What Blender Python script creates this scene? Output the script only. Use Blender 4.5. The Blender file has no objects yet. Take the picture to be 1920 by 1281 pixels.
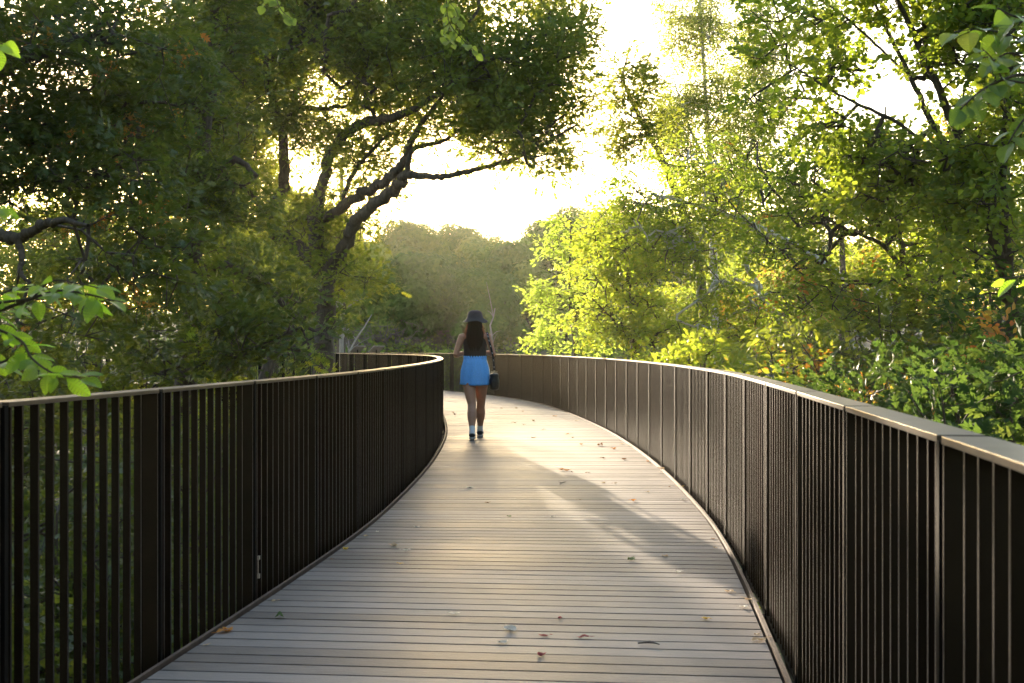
import bpy, bmesh, math
import numpy as np
from mathutils import Vector, Matrix

# ------------------------------------------------------------------ basics
S = bpy.context.scene
COL = S.collection
R = math.radians
F, CX, HY, CZ = 2400.0, 960.0, 652.0, 1.235      # focal length, horizon and eye height in photograph units


def P(px, py, Y):
    return np.array([(px - CX) / F * Y, Y, CZ + (HY - py) / F * Y])


def E(px, py, Y, rx, rz, ry, dens=1.0):
    c = P(px, py, Y)
    k = Y / F
    return (c[0], c[1], c[2], rx * k, ry, rz * k, dens)


def np_mesh(name, V, polys, mats=(), midx=None, smooth=False):
    """mesh from a vertex array and a list of (n,k) index arrays"""
    me = bpy.data.meshes.new(name)
    V = np.asarray(V, dtype=np.float32)
    polys = [np.asarray(p, dtype=np.int32) for p in polys if len(p)]
    me.vertices.add(len(V))
    me.vertices.foreach_set('co', V.ravel())
    nl = sum(p.size for p in polys)
    npoly = sum(len(p) for p in polys)
    me.loops.add(nl)
    me.polygons.add(npoly)
    me.loops.foreach_set('vertex_index', np.concatenate([p.ravel() for p in polys]))
    tot = np.concatenate([np.full(len(p), p.shape[1], dtype=np.int32) for p in polys])
    start = np.concatenate([[0], np.cumsum(tot)[:-1]]).astype(np.int32)
    me.polygons.foreach_set('loop_start', start)
    for m in mats:
        me.materials.append(m)
    if midx is not None:
        me.polygons.foreach_set('material_index', np.asarray(midx, dtype=np.int32))
    me.polygons.foreach_set('use_smooth', np.full(npoly, smooth, dtype=bool))
    me.update(calc_edges=True)
    me.validate()
    return me


def link(name, me, parent=None, loc=None):
    o = bpy.data.objects.new(name, me)
    COL.objects.link(o)
    if parent is not None:
        o.parent = parent
    if loc is not None:
        o.location = loc
    return o


def tag(o, label=None, cat=None, group=None, kind=None):
    for k, v in (('label', label), ('category', cat), ('group', group), ('kind', kind)):
        if v:
            o[k] = v
    return o


def thing(name, label, cat, loc=(0, 0, 0), group=None, rotz=0.0):
    o = bpy.data.objects.new(name, None)
    COL.objects.link(o)
    o.location = loc
    o.rotation_euler = (0, 0, rotz)
    o.empty_display_size = 0.2
    return tag(o, label, cat, group)


class MB:
    """collects shapes and builds one mesh object"""
    def __init__(self):
        self.V, self.Q, self.T, self.n = [], [], [], 0
        self.mq, self.mt = [], []

    def add(self, V, quads=(), tris=(), mi=0):
        V = np.asarray(V, float)
        if len(quads):
            self.Q.append(np.asarray(quads) + self.n)
            self.mq.append(np.full(len(quads), mi))
        if len(tris):
            self.T.append(np.asarray(tris) + self.n)
            self.mt.append(np.full(len(tris), mi))
        self.V.append(V)
        self.n += len(V)

    def box(self, c, ax, ay, az, mi=0):
        """box about c with half-axis vectors ax, ay, az"""
        c, ax, ay, az = (np.asarray(v, float) for v in (c, ax, ay, az))
        V = [c + sx * ax + sy * ay + sz * az for sz in (-1, 1) for sx, sy in ((-1, -1), (1, -1), (1, 1), (-1, 1))]
        self.add(V, [(3, 2, 1, 0), (4, 5, 6, 7), (0, 1, 5, 4), (1, 2, 6, 5), (2, 3, 7, 6), (3, 0, 4, 7)], mi=mi)

    def tube(self, pts, rad, n=8, ref=(0, 1, 0), mi=0, caps=True):
        """loft along pts with radii r or (rx, ry); ref is the direction of the second radius"""
        pts = np.asarray(pts, float)
        m = len(pts)
        rad = np.asarray([(r, r) if np.isscalar(r) else r for r in rad], float)
        t = np.gradient(pts, axis=0)
        t /= np.linalg.norm(t, axis=1)[:, None] + 1e-12
        ref = np.asarray(ref, float)
        side = np.cross(ref, t)
        bad = np.linalg.norm(side, axis=1) < 1e-4
        side[bad] = np.cross(np.array([1.0, 0.01, 0]), t[bad])
        side /= np.linalg.norm(side, axis=1)[:, None]
        sec = np.cross(t, side)
        a = np.arange(n) / n * 2 * np.pi
        V = pts[:, None] + rad[:, 0][:, None, None] * side[:, None] * np.cos(a)[None, :, None] + rad[:, 1][:, None, None] * sec[:, None] * np.sin(a)[None, :, None]
        V = V.reshape(-1, 3)
        q = []
        for i in range(m - 1):
            for j in range(n):
                k = (j + 1) % n
                q.append((i * n + j, i * n + k, (i + 1) * n + k, (i + 1) * n + j))
        tr = []
        if caps:
            V = np.vstack([V, pts[0], pts[-1]])
            c0, c1 = m * n, m * n + 1
            for j in range(n):
                k = (j + 1) % n
                tr.append((c0, k, j))
                tr.append((c1, (m - 1) * n + j, (m - 1) * n + k))
        self.add(V, q, tr, mi)

    def build(self, name, mats, parent=None, smooth=False, loc=None, offset=None):
        if not isinstance(mats, (list, tuple)):
            mats = [mats]
        V = np.vstack(self.V)
        if offset is not None:
            V = V - np.asarray(offset, float)
        polys, mi = [], []
        if self.Q:
            polys.append(np.vstack(self.Q)); mi.append(np.concatenate(self.mq))
        if self.T:
            polys.append(np.vstack(self.T)); mi.append(np.concatenate(self.mt))
        return link(name, np_mesh(name, V, polys, mats, np.concatenate(mi), smooth), parent, loc)


# ------------------------------------------------------------------ materials
def newmat(name):
    m = bpy.data.materials.new(name)
    m.use_nodes = True
    nt = m.node_tree
    b = nt.nodes['Principled BSDF']
    return m, nt, b


def node(nt, t, **kw):
    n = nt.nodes.new(t)
    for k, v in kw.items():
        setattr(n, k, v)
    return n


def ramp(nt, stops):
    r = node(nt, 'ShaderNodeValToRGB')
    el = r.color_ramp.elements
    while len(el) < len(stops):
        el.new(0.5)
    for e, (p, c) in zip(el, stops):
        e.position = p
        e.color = (*c, 1) if len(c) == 3 else c
    return r


def simple(name, col, rough=0.6, metal=0.0, noise=0.0, scale=8.0, bump=0.0, spec=0.5):
    m, nt, b = newmat(name)
    b.inputs['Roughness'].default_value = rough
    b.inputs['Metallic'].default_value = metal
    b.inputs['Specular IOR Level'].default_value = spec
    b.inputs['Base Color'].default_value = (*col, 1)
    if noise or bump:
        tc = node(nt, 'ShaderNodeTexCoord')
        nz = node(nt, 'ShaderNodeTexNoise')
        nz.inputs['Scale'].default_value = scale
        nz.inputs['Detail'].default_value = 6
        nt.links.new(tc.outputs['Object'], nz.inputs['Vector'])
        if noise:
            r = ramp(nt, [(0.3, tuple(c * (1 - noise) for c in col)), (0.7, tuple(min(1, c * (1 + noise)) for c in col))])
            nt.links.new(nz.outputs['Fac'], r.inputs['Fac'])
            nt.links.new(r.outputs['Color'], b.inputs['Base Color'])
        if bump:
            bp = node(nt, 'ShaderNodeBump')
            bp.inputs['Strength'].default_value = bump
            bp.inputs['Distance'].default_value = 0.02
            nt.links.new(nz.outputs['Fac'], bp.inputs['Height'])
            nt.links.new(bp.outputs['Normal'], b.inputs['Normal'])
    return m


def leaf_mat(name, stops, tstops, trans=0.45, rough=0.42, clump=0.6, spec=0.4, by_tree=False):
    """leaf: glossy upper side, light shining through; hue differs from leaf to leaf and from clump to clump"""
    m, nt, b = newmat(name)
    geo = node(nt, 'ShaderNodeNewGeometry')
    tc = node(nt, 'ShaderNodeTexCoord')
    nz = node(nt, 'ShaderNodeTexNoise')
    nz.inputs['Scale'].default_value = clump
    nz.inputs['Detail'].default_value = 2
    nt.links.new(tc.outputs['Object'], nz.inputs['Vector'])
    mx = node(nt, 'ShaderNodeMath', operation='MULTIPLY_ADD')
    nt.links.new(nz.outputs['Fac'], mx.inputs[0])
    mx.inputs[1].default_value = 1.5
    mx.inputs[2].default_value = -0.5
    ad = node(nt, 'ShaderNodeMath', operation='MULTIPLY_ADD')
    nt.links.new(geo.outputs['Random Per Island'], ad.inputs[0])
    ad.inputs[1].default_value = 0.62
    ml = node(nt, 'ShaderNodeMath', operation='MULTIPLY')
    nt.links.new(mx.outputs[0], ml.inputs[0])
    ml.inputs[1].default_value = 0.45
    if by_tree:
        oi = node(nt, 'ShaderNodeObjectInfo')
        a4 = node(nt, 'ShaderNodeMath', operation='MULTIPLY_ADD')
        nt.links.new(oi.outputs['Random'], a4.inputs[0]); a4.inputs[1].default_value = .75; nt.links.new(ml.outputs[0], a4.inputs[2])
        ml = a4
        ad.inputs[1].default_value = .22
    nt.links.new(ml.outputs[0], ad.inputs[2])
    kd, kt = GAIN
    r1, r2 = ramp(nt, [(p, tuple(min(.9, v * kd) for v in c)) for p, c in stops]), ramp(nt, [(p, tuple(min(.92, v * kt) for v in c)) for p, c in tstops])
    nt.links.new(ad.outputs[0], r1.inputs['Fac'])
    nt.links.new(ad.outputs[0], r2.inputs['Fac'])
    nt.links.new(r1.outputs['Color'], b.inputs['Base Color'])
    b.inputs['Roughness'].default_value = rough
    b.inputs['Specular IOR Level'].default_value = spec
    tr = node(nt, 'ShaderNodeBsdfTranslucent')
    nt.links.new(r2.outputs['Color'], tr.inputs['Color'])
    mix = node(nt, 'ShaderNodeMixShader')
    mix.inputs[0].default_value = trans
    nt.links.new(b.outputs[0], mix.inputs[1])
    nt.links.new(tr.outputs[0], mix.inputs[2])
    nt.links.new(mix.outputs[0], nt.nodes['Material Output'].inputs['Surface'])
    return m


M = {}
GAIN = (2.0, 1.8)
# dark oak, mid green, yellow green, autumn
M['oak'] = leaf_mat('oak_leaf', [(0.0, (.020, .040, .007)), (0.5, (.033, .055, .008)), (0.85, (.05, .08, .013)), (1.0, (.12, .11, .02))],
                    [(0.0, (.13, .17, .015)), (0.5, (.21, .23, .02)), (0.85, (.30, .30, .03)), (1.0, (.42, .26, .03))], 0.42, 0.52)
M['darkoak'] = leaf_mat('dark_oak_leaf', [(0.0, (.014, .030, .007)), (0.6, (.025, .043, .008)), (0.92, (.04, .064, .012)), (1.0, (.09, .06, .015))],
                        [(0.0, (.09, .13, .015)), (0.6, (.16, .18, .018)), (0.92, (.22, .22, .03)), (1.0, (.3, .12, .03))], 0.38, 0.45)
M['shade'] = leaf_mat('shade_toned_leaf', [(0.0, (.010, .026, .007)), (0.6, (.02, .042, .009)), (0.92, (.04, .06, .012)), (1.0, (.10, .05, .015))],
                      [(0.0, (.05, .10, .015)), (0.6, (.09, .14, .02)), (0.92, (.2, .2, .03)), (1.0, (.3, .1, .03))], 0.3, 0.6, spec=.12)  # leaf colour darkened to stand in for tree shade on the right bushes
GAIN = (1.5, 1.25)
M['bright'] = leaf_mat('bright_leaf', [(0.0, (.05, .085, .014)), (0.5, (.07, .105, .016)), (0.9, (.12, .13, .02)), (1.0, (.20, .14, .02))],
                       [(0.0, (.28, .40, .03)), (0.5, (.40, .48, .035)), (0.9, (.58, .52, .04)), (1.0, (.66, .42, .04))], 0.5, 0.42)
M['lime'] = leaf_mat('lime_leaf', [(0.0, (.06, .10, .02)), (0.7, (.08, .12, .022)), (1.0, (.16, .15, .025))],
                     [(0.0, (.36, .50, .06)), (0.7, (.46, .58, .07)), (1.0, (.65, .55, .05))], 0.5, 0.42)
GAIN = (1.8, 1.6)
M['mid'] = leaf_mat('mid_leaf', [(0.0, (.03, .06, .014)), (0.55, (.045, .075, .015)), (0.88, (.09, .095, .018)), (1.0, (.20, .10, .02))],
                    [(0.0, (.18, .27, .02)), (0.55, (.29, .36, .025)), (0.88, (.40, .40, .03)), (1.0, (.55, .28, .03))], 0.46, 0.52, spec=.25)
GAIN = (1.6, 1.4)
M['birch'] = leaf_mat('birch_leaf', [(0.0, (.06, .08, .018)), (0.5, (.085, .1, .02)), (1.0, (.19, .14, .025))],
                      [(0.0, (.24, .34, .05)), (0.5, (.33, .38, .05)), (1.0, (.46, .40, .06))], 0.5, 0.45)
M['autumn'] = leaf_mat('autumn_leaf', [(0.0, (.10, .09, .02)), (0.5, (.2, .09, .02)), (1.0, (.22, .03, .015))],
                       [(0.0, (.45, .36, .04)), (0.5, (.6, .25, .03)), (1.0, (.6, .07, .03))], 0.45, 0.45)
GAIN = (1.25, 1.1)
M['far'] = leaf_mat('far_leaf', [(0.0, (.012, .034, .005)), (0.45, (.06, .105, .012)), (1.0, (.22, .235, .04))],
                    [(0.0, (.10, .2, .03)), (0.5, (.15, .26, .04)), (1.0, (.24, .3, .05))], 0.16, 0.7, 0.25, .2, True)
GAIN = (2.2, 1.9)
M['sapling'] = leaf_mat('sapling_leaf', [(0.0, (.055, .10, .010)), (0.7, (.085, .13, .012)), (1.0, (.13, .18, .02))],
                        [(0.0, (.20, .40, .02)), (0.7, (.32, .52, .03)), (1.0, (.5, .55, .04))], 0.5, 0.36, 6.0)
M['linden'] = leaf_mat('linden_leaf', [(0.0, (.022, .05, .014)), (0.6, (.035, .07, .016)), (1.0, (.07, .10, .02))],
                       [(0.0, (.12, .22, .02)), (0.6, (.2, .3, .025)), (1.0, (.36, .40, .03))], 0.42, 0.33, 6.0)


GAIN = (1, 1)


def bark_mat(name, c1, c2, scale=(9, 9, 1.6), bump=0.6, streak=None):
    m, nt, b = newmat(name)
    tc = node(nt, 'ShaderNodeTexCoord')
    mp = node(nt, 'ShaderNodeMapping')
    mp.inputs['Scale'].default_value = scale
    nz = node(nt, 'ShaderNodeTexNoise')
    nz.inputs['Scale'].default_value = 3
    nz.inputs['Detail'].default_value = 7
    nz.inputs['Roughness'].default_value = 0.65
    nt.links.new(tc.outputs['Object'], mp.inputs['Vector'])
    nt.links.new(mp.outputs['Vector'], nz.inputs['Vector'])
    r = ramp(nt, [(0.35, c1), (0.65, c2)] if streak is None else [(0.30, streak), (0.40, c1), (0.7, c2)])
    nt.links.new(nz.outputs['Fac'], r.inputs['Fac'])
    nt.links.new(r.outputs['Color'], b.inputs['Base Color'])
    b.inputs['Roughness'].default_value = 0.85
    bp = node(nt, 'ShaderNodeBump')
    bp.inputs['Strength'].default_value = bump
    bp.inputs['Distance'].default_value = 0.03
    nt.links.new(nz.outputs['Fac'], bp.inputs['Height'])
    nt.links.new(bp.outputs['Normal'], b.inputs['Normal'])
    return m


M['bark'] = bark_mat('bark', (.045, .032, .022), (.11, .082, .058))
M['birchbark'] = bark_mat('birch_bark', (.42, .39, .34), (.62, .58, .52), (2, 2, 12), 0.2, (.05, .045, .04))
M['deadwood'] = bark_mat('dead_wood', (.20, .175, .15), (.34, .30, .26))
M['twig'] = bark_mat('grey_twig', (.09, .07, .058), (.16, .13, .108))

# deck boards
m, nt, b = newmat('deck_board')
tc = node(nt, 'ShaderNodeTexCoord')
geo = node(nt, 'ShaderNodeNewGeometry')
mp = node(nt, 'ShaderNodeMapping'); mp.inputs['Scale'].default_value = (1.3, 14, 1)
nz = node(nt, 'ShaderNodeTexNoise'); nz.inputs['Scale'].default_value = 6; nz.inputs['Detail'].default_value = 8; nz.inputs['Roughness'].default_value = .65
nz2 = node(nt, 'ShaderNodeTexNoise'); nz2.inputs['Scale'].default_value = 1.1; nz2.inputs['Detail'].default_value = 4
nz3 = node(nt, 'ShaderNodeTexNoise'); nz3.inputs['Scale'].default_value = 60; nz3.inputs['Detail'].default_value = 3
nt.links.new(tc.outputs['Object'], mp.inputs['Vector'])
nt.links.new(mp.outputs['Vector'], nz.inputs['Vector'])
nt.links.new(tc.outputs['Object'], nz2.inputs['Vector'])
nt.links.new(tc.outputs['Object'], nz3.inputs['Vector'])
a1 = node(nt, 'ShaderNodeMath', operation='MULTIPLY_ADD'); a1.inputs[1].default_value = .45
nt.links.new(nz.outputs['Fac'], a1.inputs[0])
a2 = node(nt, 'ShaderNodeMath', operation='MULTIPLY'); a2.inputs[1].default_value = .32
nt.links.new(geo.outputs['Random Per Island'], a2.inputs[0])
nt.links.new(a2.outputs[0], a1.inputs[2])
a3 = node(nt, 'ShaderNodeMath', operation='MULTIPLY_ADD'); a3.inputs[1].default_value = .35
nt.links.new(nz2.outputs['Fac'], a3.inputs[0]); nt.links.new(a1.outputs[0], a3.inputs[2])
r = ramp(nt, [(0.30, (.075, .059, .052)), (0.5, (.15, .123, .110)), (0.72, (.25, .212, .194))])
nt.links.new(a3.outputs[0], r.inputs['Fac'])
nt.links.new(r.outputs['Color'], b.inputs['Base Color'])
rr = node(nt, 'ShaderNodeMapRange'); rr.inputs['To Min'].default_value = .43; rr.inputs['To Max'].default_value = .62
nt.links.new(nz2.outputs['Fac'], rr.inputs['Value']); nt.links.new(rr.outputs[0], b.inputs['Roughness'])
bp = node(nt, 'ShaderNodeBump'); bp.inputs['Strength'].default_value = .35; bp.inputs['Distance'].default_value = .004
ba = node(nt, 'ShaderNodeMath', operation='ADD'); nt.links.new(nz.outputs['Fac'], ba.inputs[0]); nt.links.new(nz3.outputs['Fac'], ba.inputs[1])
nt.links.new(ba.outputs[0], bp.inputs['Height']); nt.links.new(bp.outputs['Normal'], b.inputs['Normal'])
M['deck'] = m
M['steel'] = simple('dark_steel', (.006, .005, .0045), .8, .0, .3, 5, 0, .1)
M['bronze'] = simple('bronze_metal', (.016, .0095, .006), .34, .5, .25, 6, 0, .3)
M['cap'] = simple('cap_metal', (.095, .072, .054), .36, .5, .22, 9, 0, .5)
M['rust'] = simple('rusty_edge', (.085, .052, .040), .65, .2, .4, 14, .2)
M['bracket'] = simple('pale_bracket', (.42, .38, .33), .4, .6, .2, 20)

# forest floor
m, nt, b = newmat('forest_floor')
tc = node(nt, 'ShaderNodeTexCoord')
n1 = node(nt, 'ShaderNodeTexNoise'); n1.inputs['Scale'].default_value = .35; n1.inputs['Detail'].default_value = 8
n2 = node(nt, 'ShaderNodeTexNoise'); n2.inputs['Scale'].default_value = 9; n2.inputs['Detail'].default_value = 8
nt.links.new(tc.outputs['Object'], n1.inputs['Vector']); nt.links.new(tc.outputs['Object'], n2.inputs['Vector'])
r1 = ramp(nt, [(.4, (.05, .038, .022)), (.6, (.045, .06, .02))]); r2 = ramp(nt, [(.3, (.5, .5, .5)), (.7, (1.3, 1.3, 1.3))])
nt.links.new(n1.outputs['Fac'], r1.inputs['Fac']); nt.links.new(n2.outputs['Fac'], r2.inputs['Fac'])
mu = node(nt, 'ShaderNodeMixRGB', blend_type='MULTIPLY'); mu.inputs[0].default_value = 1
nt.links.new(r1.outputs[0], mu.inputs[1]); nt.links.new(r2.outputs[0], mu.inputs[2]); nt.links.new(mu.outputs[0], b.inputs['Base Color'])
b.inputs['Roughness'].default_value = .95
M['ground'] = m

# ------------------------------------------------------------------ the ground
def smooth(a, b_, x):
    t = np.clip((x - a) / (b_ - a), 0, 1)
    return t * t * (3 - 2 * t)


def ground_z(x, y):
    x, y = np.asarray(x, float), np.asarray(y, float)
    z = -3.0 + .18 * np.sin(x * .7 + y * .3) + .15 * np.sin(y * .9 - x * .4) + .08 * np.sin(x * 2.1 + y * 1.7)
    hill = 4.0 * smooth(55, 92, y) + 4.6 * smooth(88, 145, y)
    return z + hill * (1 + .08 * np.sin(x * .09 + 1))


gx = np.concatenate([np.linspace(-240, -40, 30), np.linspace(-38, 38, 90), np.linspace(40, 240, 30)])
gy = np.concatenate([np.linspace(-60, -10, 12), np.linspace(-8, 60, 90), np.linspace(62, 330, 70)])
GX, GY = np.meshgrid(gx, gy)
V = np.stack([GX, GY, ground_z(GX, GY)], -1).reshape(-1, 3)
nx, ny = len(gx), len(gy)
ii, jj = np.meshgrid(np.arange(nx - 1), np.arange(ny - 1))
k = (jj * nx + ii).ravel()
tag(link('ground', np_mesh('ground', V, [np.stack([k, k + 1, k + nx + 1, k + nx], 1)], [M['ground']], smooth=True)), kind='structure')

# ------------------------------------------------------------------ the boardwalk
ctrl = np.array([(-1.7, -12), (-.75, -7), (.1, -2.4), (.455, .1), (.665, 1.6), (.772, 2.4), (1.03, 4.7), (1.235, 6.7), (1.37, 8.25), (1.46, 9.9), (1.53, 12.6), (1.535, 15.2),
                 (1.46, 18.4), (1.26, 21.9), (.91, 26.1), (.52, 28.9), (.02, 31.2), (-.9, 34.2), (-2.3, 37.6), (-4.2, 40.9), (-6.8, 43.6), (-10., 45.4),
                 (-13.6, 46.1), (-17.5, 45.6), (-22, 43.6)])


def catmull(p, n=30):
    p = np.asarray(p, float)
    q = np.vstack([2 * p[0] - p[1], p, 2 * p[-1] - p[-2]])
    out = []
    for i in range(1, len(q) - 2):
        t = np.linspace(0, 1, n, endpoint=False)[:, None]
        a, b_, c, d = q[i - 1], q[i], q[i + 1], q[i + 2]
        out.append(.5 * ((2 * b_) + (c - a) * t + (2 * a - 5 * b_ + 4 * c - d) * t * t + (3 * b_ - a - 3 * c + d) * t ** 3))
    return np.vstack(out + [q[-2][None]])


right_edge = catmull(ctrl, 24)
for _ in range(60):                                     # fair the curve
    right_edge[1:-1] += .5 * (.5 * (right_edge[:-2] + right_edge[2:]) - right_edge[1:-1])


def arclen(c):
    return np.concatenate([[0], np.cumsum(np.linalg.norm(np.diff(c, axis=0), axis=1))])


def resample(c, s):
    L = arclen(c)
    return np.stack([np.interp(s, L, c[:, i]) for i in range(c.shape[1])], 1)


def normals_left(c):
    t = np.gradient(c, axis=0)
    t /= np.linalg.norm(t, axis=1)[:, None]
    return np.stack([-t[:, 1], t[:, 0]], 1), t


WIDTH = 2.42
nl_, _ = normals_left(right_edge)
centre = right_edge + nl_ * WIDTH / 2


def offset_curve(d):                                     # d: distance to the left of the right edge
    return right_edge + nl_ * d


Lc = arclen(centre)[-1]
PITCH = .1375
s0 = np.arange(0, Lc - PITCH, PITCH)
mb = MB()
cc = resample(centre, np.linspace(0, Lc, 4000))
cn, ct = normals_left(cc)
sc = arclen(cc)
def at(s, lat, z):
    s = np.atleast_1d(s)
    p = np.stack([np.interp(s, sc, cc[:, i]) for i in range(2)], 1)
    n = np.stack([np.interp(s, sc, cn[:, i]) for i in range(2)], 1)
    q = p + n * lat
    return np.column_stack([q, np.full(len(q), z)])
h = WIDTH / 2 - .035
GAP = .0074
rngb = np.random.default_rng(3)
for s in s0:
    dz = rngb.uniform(-.0012, .0012)
    a, b2 = s + GAP, s + PITCH - GAP
    rd = .0018
    rows = [(a, -.028), (a, -rd), (a + rd, 0), (b2 - rd, 0), (b2, -rd), (b2, -.028)]
    lats = np.linspace(-h, h, 3)
    V = np.vstack([at([sv] * 3, 0, z)[:, :] for sv, z in rows])
    V = []
    for sv, z in rows:
        for la in lats:
            V.append(at(sv, la, z + dz)[0])
    V = np.array(V)
    q = []
    for i in range(5):
        for j in range(2):
            q.append((i * 3 + j, i * 3 + j + 1, (i + 1) * 3 + j + 1, (i + 1) * 3 + j)[::-1])
    for j in (0, 2):
        q.append([0 + j, 3 + j, 6 + j, 9 + j]); q.append([0 + j, 9 + j, 12 + j, 15 + j])
    mb.add(V, q)
boardwalk = mb.build('boardwalk', M['deck'])
tag(boardwalk, kind='structure')


def ribbon(curve, z0, z1, w, name, mat, parent, zc=None):
    """a bar of rectangular section along a plan curve"""
    n, t = normals_left(curve)
    a, b2 = curve + n * w / 2, curve - n * w / 2
    m_ = len(curve)
    V = np.vstack([np.column_stack([a, np.full(m_, z1)]), np.column_stack([b2, np.full(m_, z1)]), np.column_stack([b2, np.full(m_, z0)]), np.column_stack([a, np.full(m_, z0)])])
    i = np.arange(m_ - 1)
    q = np.vstack([np.stack([k * m_ + i, ((k + 1) % 4) * m_ + i, ((k + 1) % 4) * m_ + i + 1, k * m_ + i + 1], 1) for k in range(4)])
    q = np.vstack([q, [[0, 3 * m_, 2 * m_, m_], [m_ - 1, 2 * m_ - 1, 3 * m_ - 1, 4 * m_ - 1]]])
    return link(name, np_mesh(name, V, [q], [mat]), parent)


for d in (.012, WIDTH - .012):
    ribbon(offset_curve(d), -.04, .012, .016, 'edge_strip', M['rust'], boardwalk)
for d in (.35, WIDTH - .35):
    ribbon(offset_curve(d), -.36, -.035, .12, 'girder', M['steel'], boardwalk)
ribbon(centre[4:-4], -.085, -.07, WIDTH - .1, 'gap_shade_sheet', M['steel'], boardwalk)  # dark sheet added below the boards, standing in for shade in the gaps
# cross beams and legs under the deck
mb = MB()
for s in np.arange(1, Lc, 3.6):
    c = at(s, 0, 0)[0]; n = at(s, 1, 0)[0] - c; t = np.array([n[1], -n[0], 0])
    mb.box(c + (0, 0, -.46), n * 1.05, t * .06, (0, 0, .095))
    for sd in (-.8, .8):
        q = c + n * sd
        zb = float(ground_z(q[0], q[1])) - .3
        mb.box(((q[0]), q[1], (zb - .56) / 2), n * .08, t * .08, (0, 0, (-.56 - zb) / 2))
mb.build('support_frame', M['steel'], boardwalk)

# ------------------------------------------------------------------ the railings
RAIL_H = 1.07
PIT = .1025
BAY = PIT * 12


def railing(curve, y_first, name, label, inward, n_single):
    """curve: plan line of the rail; inward: +1 if the path lies to the left of the curve"""
    L = arclen(curve)
    Lt = L[-1]
    s_ref = np.interp(y_first, curve[:200, 1], L[:200]) if False else L[np.argmin(np.abs(curve[:len(curve) // 2, 1] - y_first))]
    s_first = s_ref - math.floor(s_ref / BAY) * BAY
    posts = np.arange(s_first, Lt, BAY)
    n, t = normals_left(curve)

    def fr(s):
        p = np.array([np.interp(s, L, curve[:, i]) for i in range(2)])
        nn = np.array([np.interp(s, L, n[:, i]) for i in range(2)]); nn /= np.linalg.norm(nn)
        return p, np.array([nn[0], nn[1], 0]), np.array([nn[1], -nn[0], 0])
    base, nn, tt = fr(posts[0])
    root = thing(name, label, 'railing', (base[0], base[1], 0))
    off = np.array([base[0], base[1], 0])

    def bar(mb, s, half_n, half_t, z0, z1, shift=0.0):
        p, nn, tt = fr(s)
        c = np.array([p[0], p[1], (z0 + z1) / 2]) + nn * shift
        mb.box(c, nn * half_n, tt * half_t, (0, 0, (z1 - z0) / 2))
    # which balusters lie nearest to the eye
    bal = []
    for i in range(len(posts)):
        for k in range(10):
            bal.append(posts[i] + PIT * (k + 1.05))
    bal = [s for s in bal if s < Lt - .1]
    pos = np.array([fr(s)[0] for s in bal])
    dist = np.hypot(pos[:, 0], pos[:, 1]) + np.where(np.abs(np.arctan2(pos[:, 0], pos[:, 1])) > R(25), 200, 0)
    order = np.argsort(dist)
    near = set(order[:n_single].tolist())
    rest = MB()
    for j, s in enumerate(bal):
        if j in near:
            m_ = MB(); bar(m_, s, .0135, .005, -.05, RAIL_H - .014)
            m_.build('baluster', M['bronze'], root, offset=off)
        else:
            bar(rest, s, .0135, .005, -.05, RAIL_H - .014)
    tag(rest.build('balusters', M['bronze'], root, offset=off), kind='stuff')
    for i, s in enumerate(posts):
        m_ = MB()
        bar(m_, s, .046, .0115, -.16, RAIL_H - .010, -inward * .029)
        bar(m_, s, .06, .035, -.05, -.035, inward * .045)
        pst = m_.build('post', M['steel'], root, offset=off)
        # flat end plates of the two panels, either side of the post
        m_ = MB()
        if s + .1 < Lt:
            bar(m_, s + .034, .030, .0045, -.05, RAIL_H - .016, -inward * .016)
        if s - .1 > 0:
            bar(m_, s - .036, .030, .0045, -.05, RAIL_H - .016, -inward * .016)
        m_.build('end_plate', M['bronze'], root, offset=off)
        # capping and bottom bar of the bay beyond
        e = min(s + BAY, Lt)
        if e - s > .3:
            for nm, a, b2, z0, z1, w, mt in (('handrail', s + .019, e - .019, RAIL_H - .015, RAIL_H, .09, M['cap']), ('bottom_rail', s + .036, e - .036, -.045, -.031, .03, M['bronze'])):
                ss = np.linspace(a, b2, 7)
                c = np.array([fr(v)[0] - (fr(v)[1][:2] * inward * .0305 if nm == 'handrail' else 0) for v in ss])
                o = ribbon(c - off[:2], z0, z1, w, nm, mt, root)
                if nm == 'handrail':
                    bv = o.modifiers.new('edge', 'BEVEL'); bv.width = .002; bv.segments = 2; bv.limit_method = 'ANGLE'
    return root, posts, fr, off


right_rail, rposts, rfr, roff = railing(offset_curve(-.045), 2.40, 'railing', 'dark bronze railing along the outer edge of the deck in front of sunlit trees', 1, 100)
left_rail, lposts, lfr, loff = railing(offset_curve(WIDTH + .045), 3.82, 'railing', 'dark bronze railing along the inner edge of the deck in front of dark oaks', -1, 100)
# small metal light fittings low on two posts
for Yp in (6.3,):
    i = int(np.argmin([abs(lfr(s)[0][1] - Yp) + (0 if lfr(s)[0][0] > -2 else 9) for s in lposts]))
    p, nn, tt = lfr(lposts[i])
    m_ = MB()
    c = np.array([p[0], p[1], 0])
    m_.box(c - nn * .033 + (0, 0, .20), nn * .005, tt * .009, (0, 0, .009))
    m_.box(c - nn * .033 + (0, 0, .11), nn * .005, tt * .007, (0, 0, .011))
    m_.box(c - nn * .030 + (0, 0, .155), nn * .002, tt * .002, (0, 0, .05))
    m_.build('light_bracket', M['bracket'], left_rail, offset=loff)

# ------------------------------------------------------------------ foliage tools
def wave_noise(seed, lam, n=10):
    g = np.random.default_rng(seed)
    d = g.normal(size=(n, 3)); d /= np.linalg.norm(d, axis=1)[:, None]
    k = d * (2 * np.pi / (lam * g.uniform(.6, 1.6, n)))[:, None]
    ph = g.uniform(0, 6.28, n)
    return lambda p: np.sin(p @ k.T + ph).sum(1) / math.sqrt(n / 2)


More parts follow.
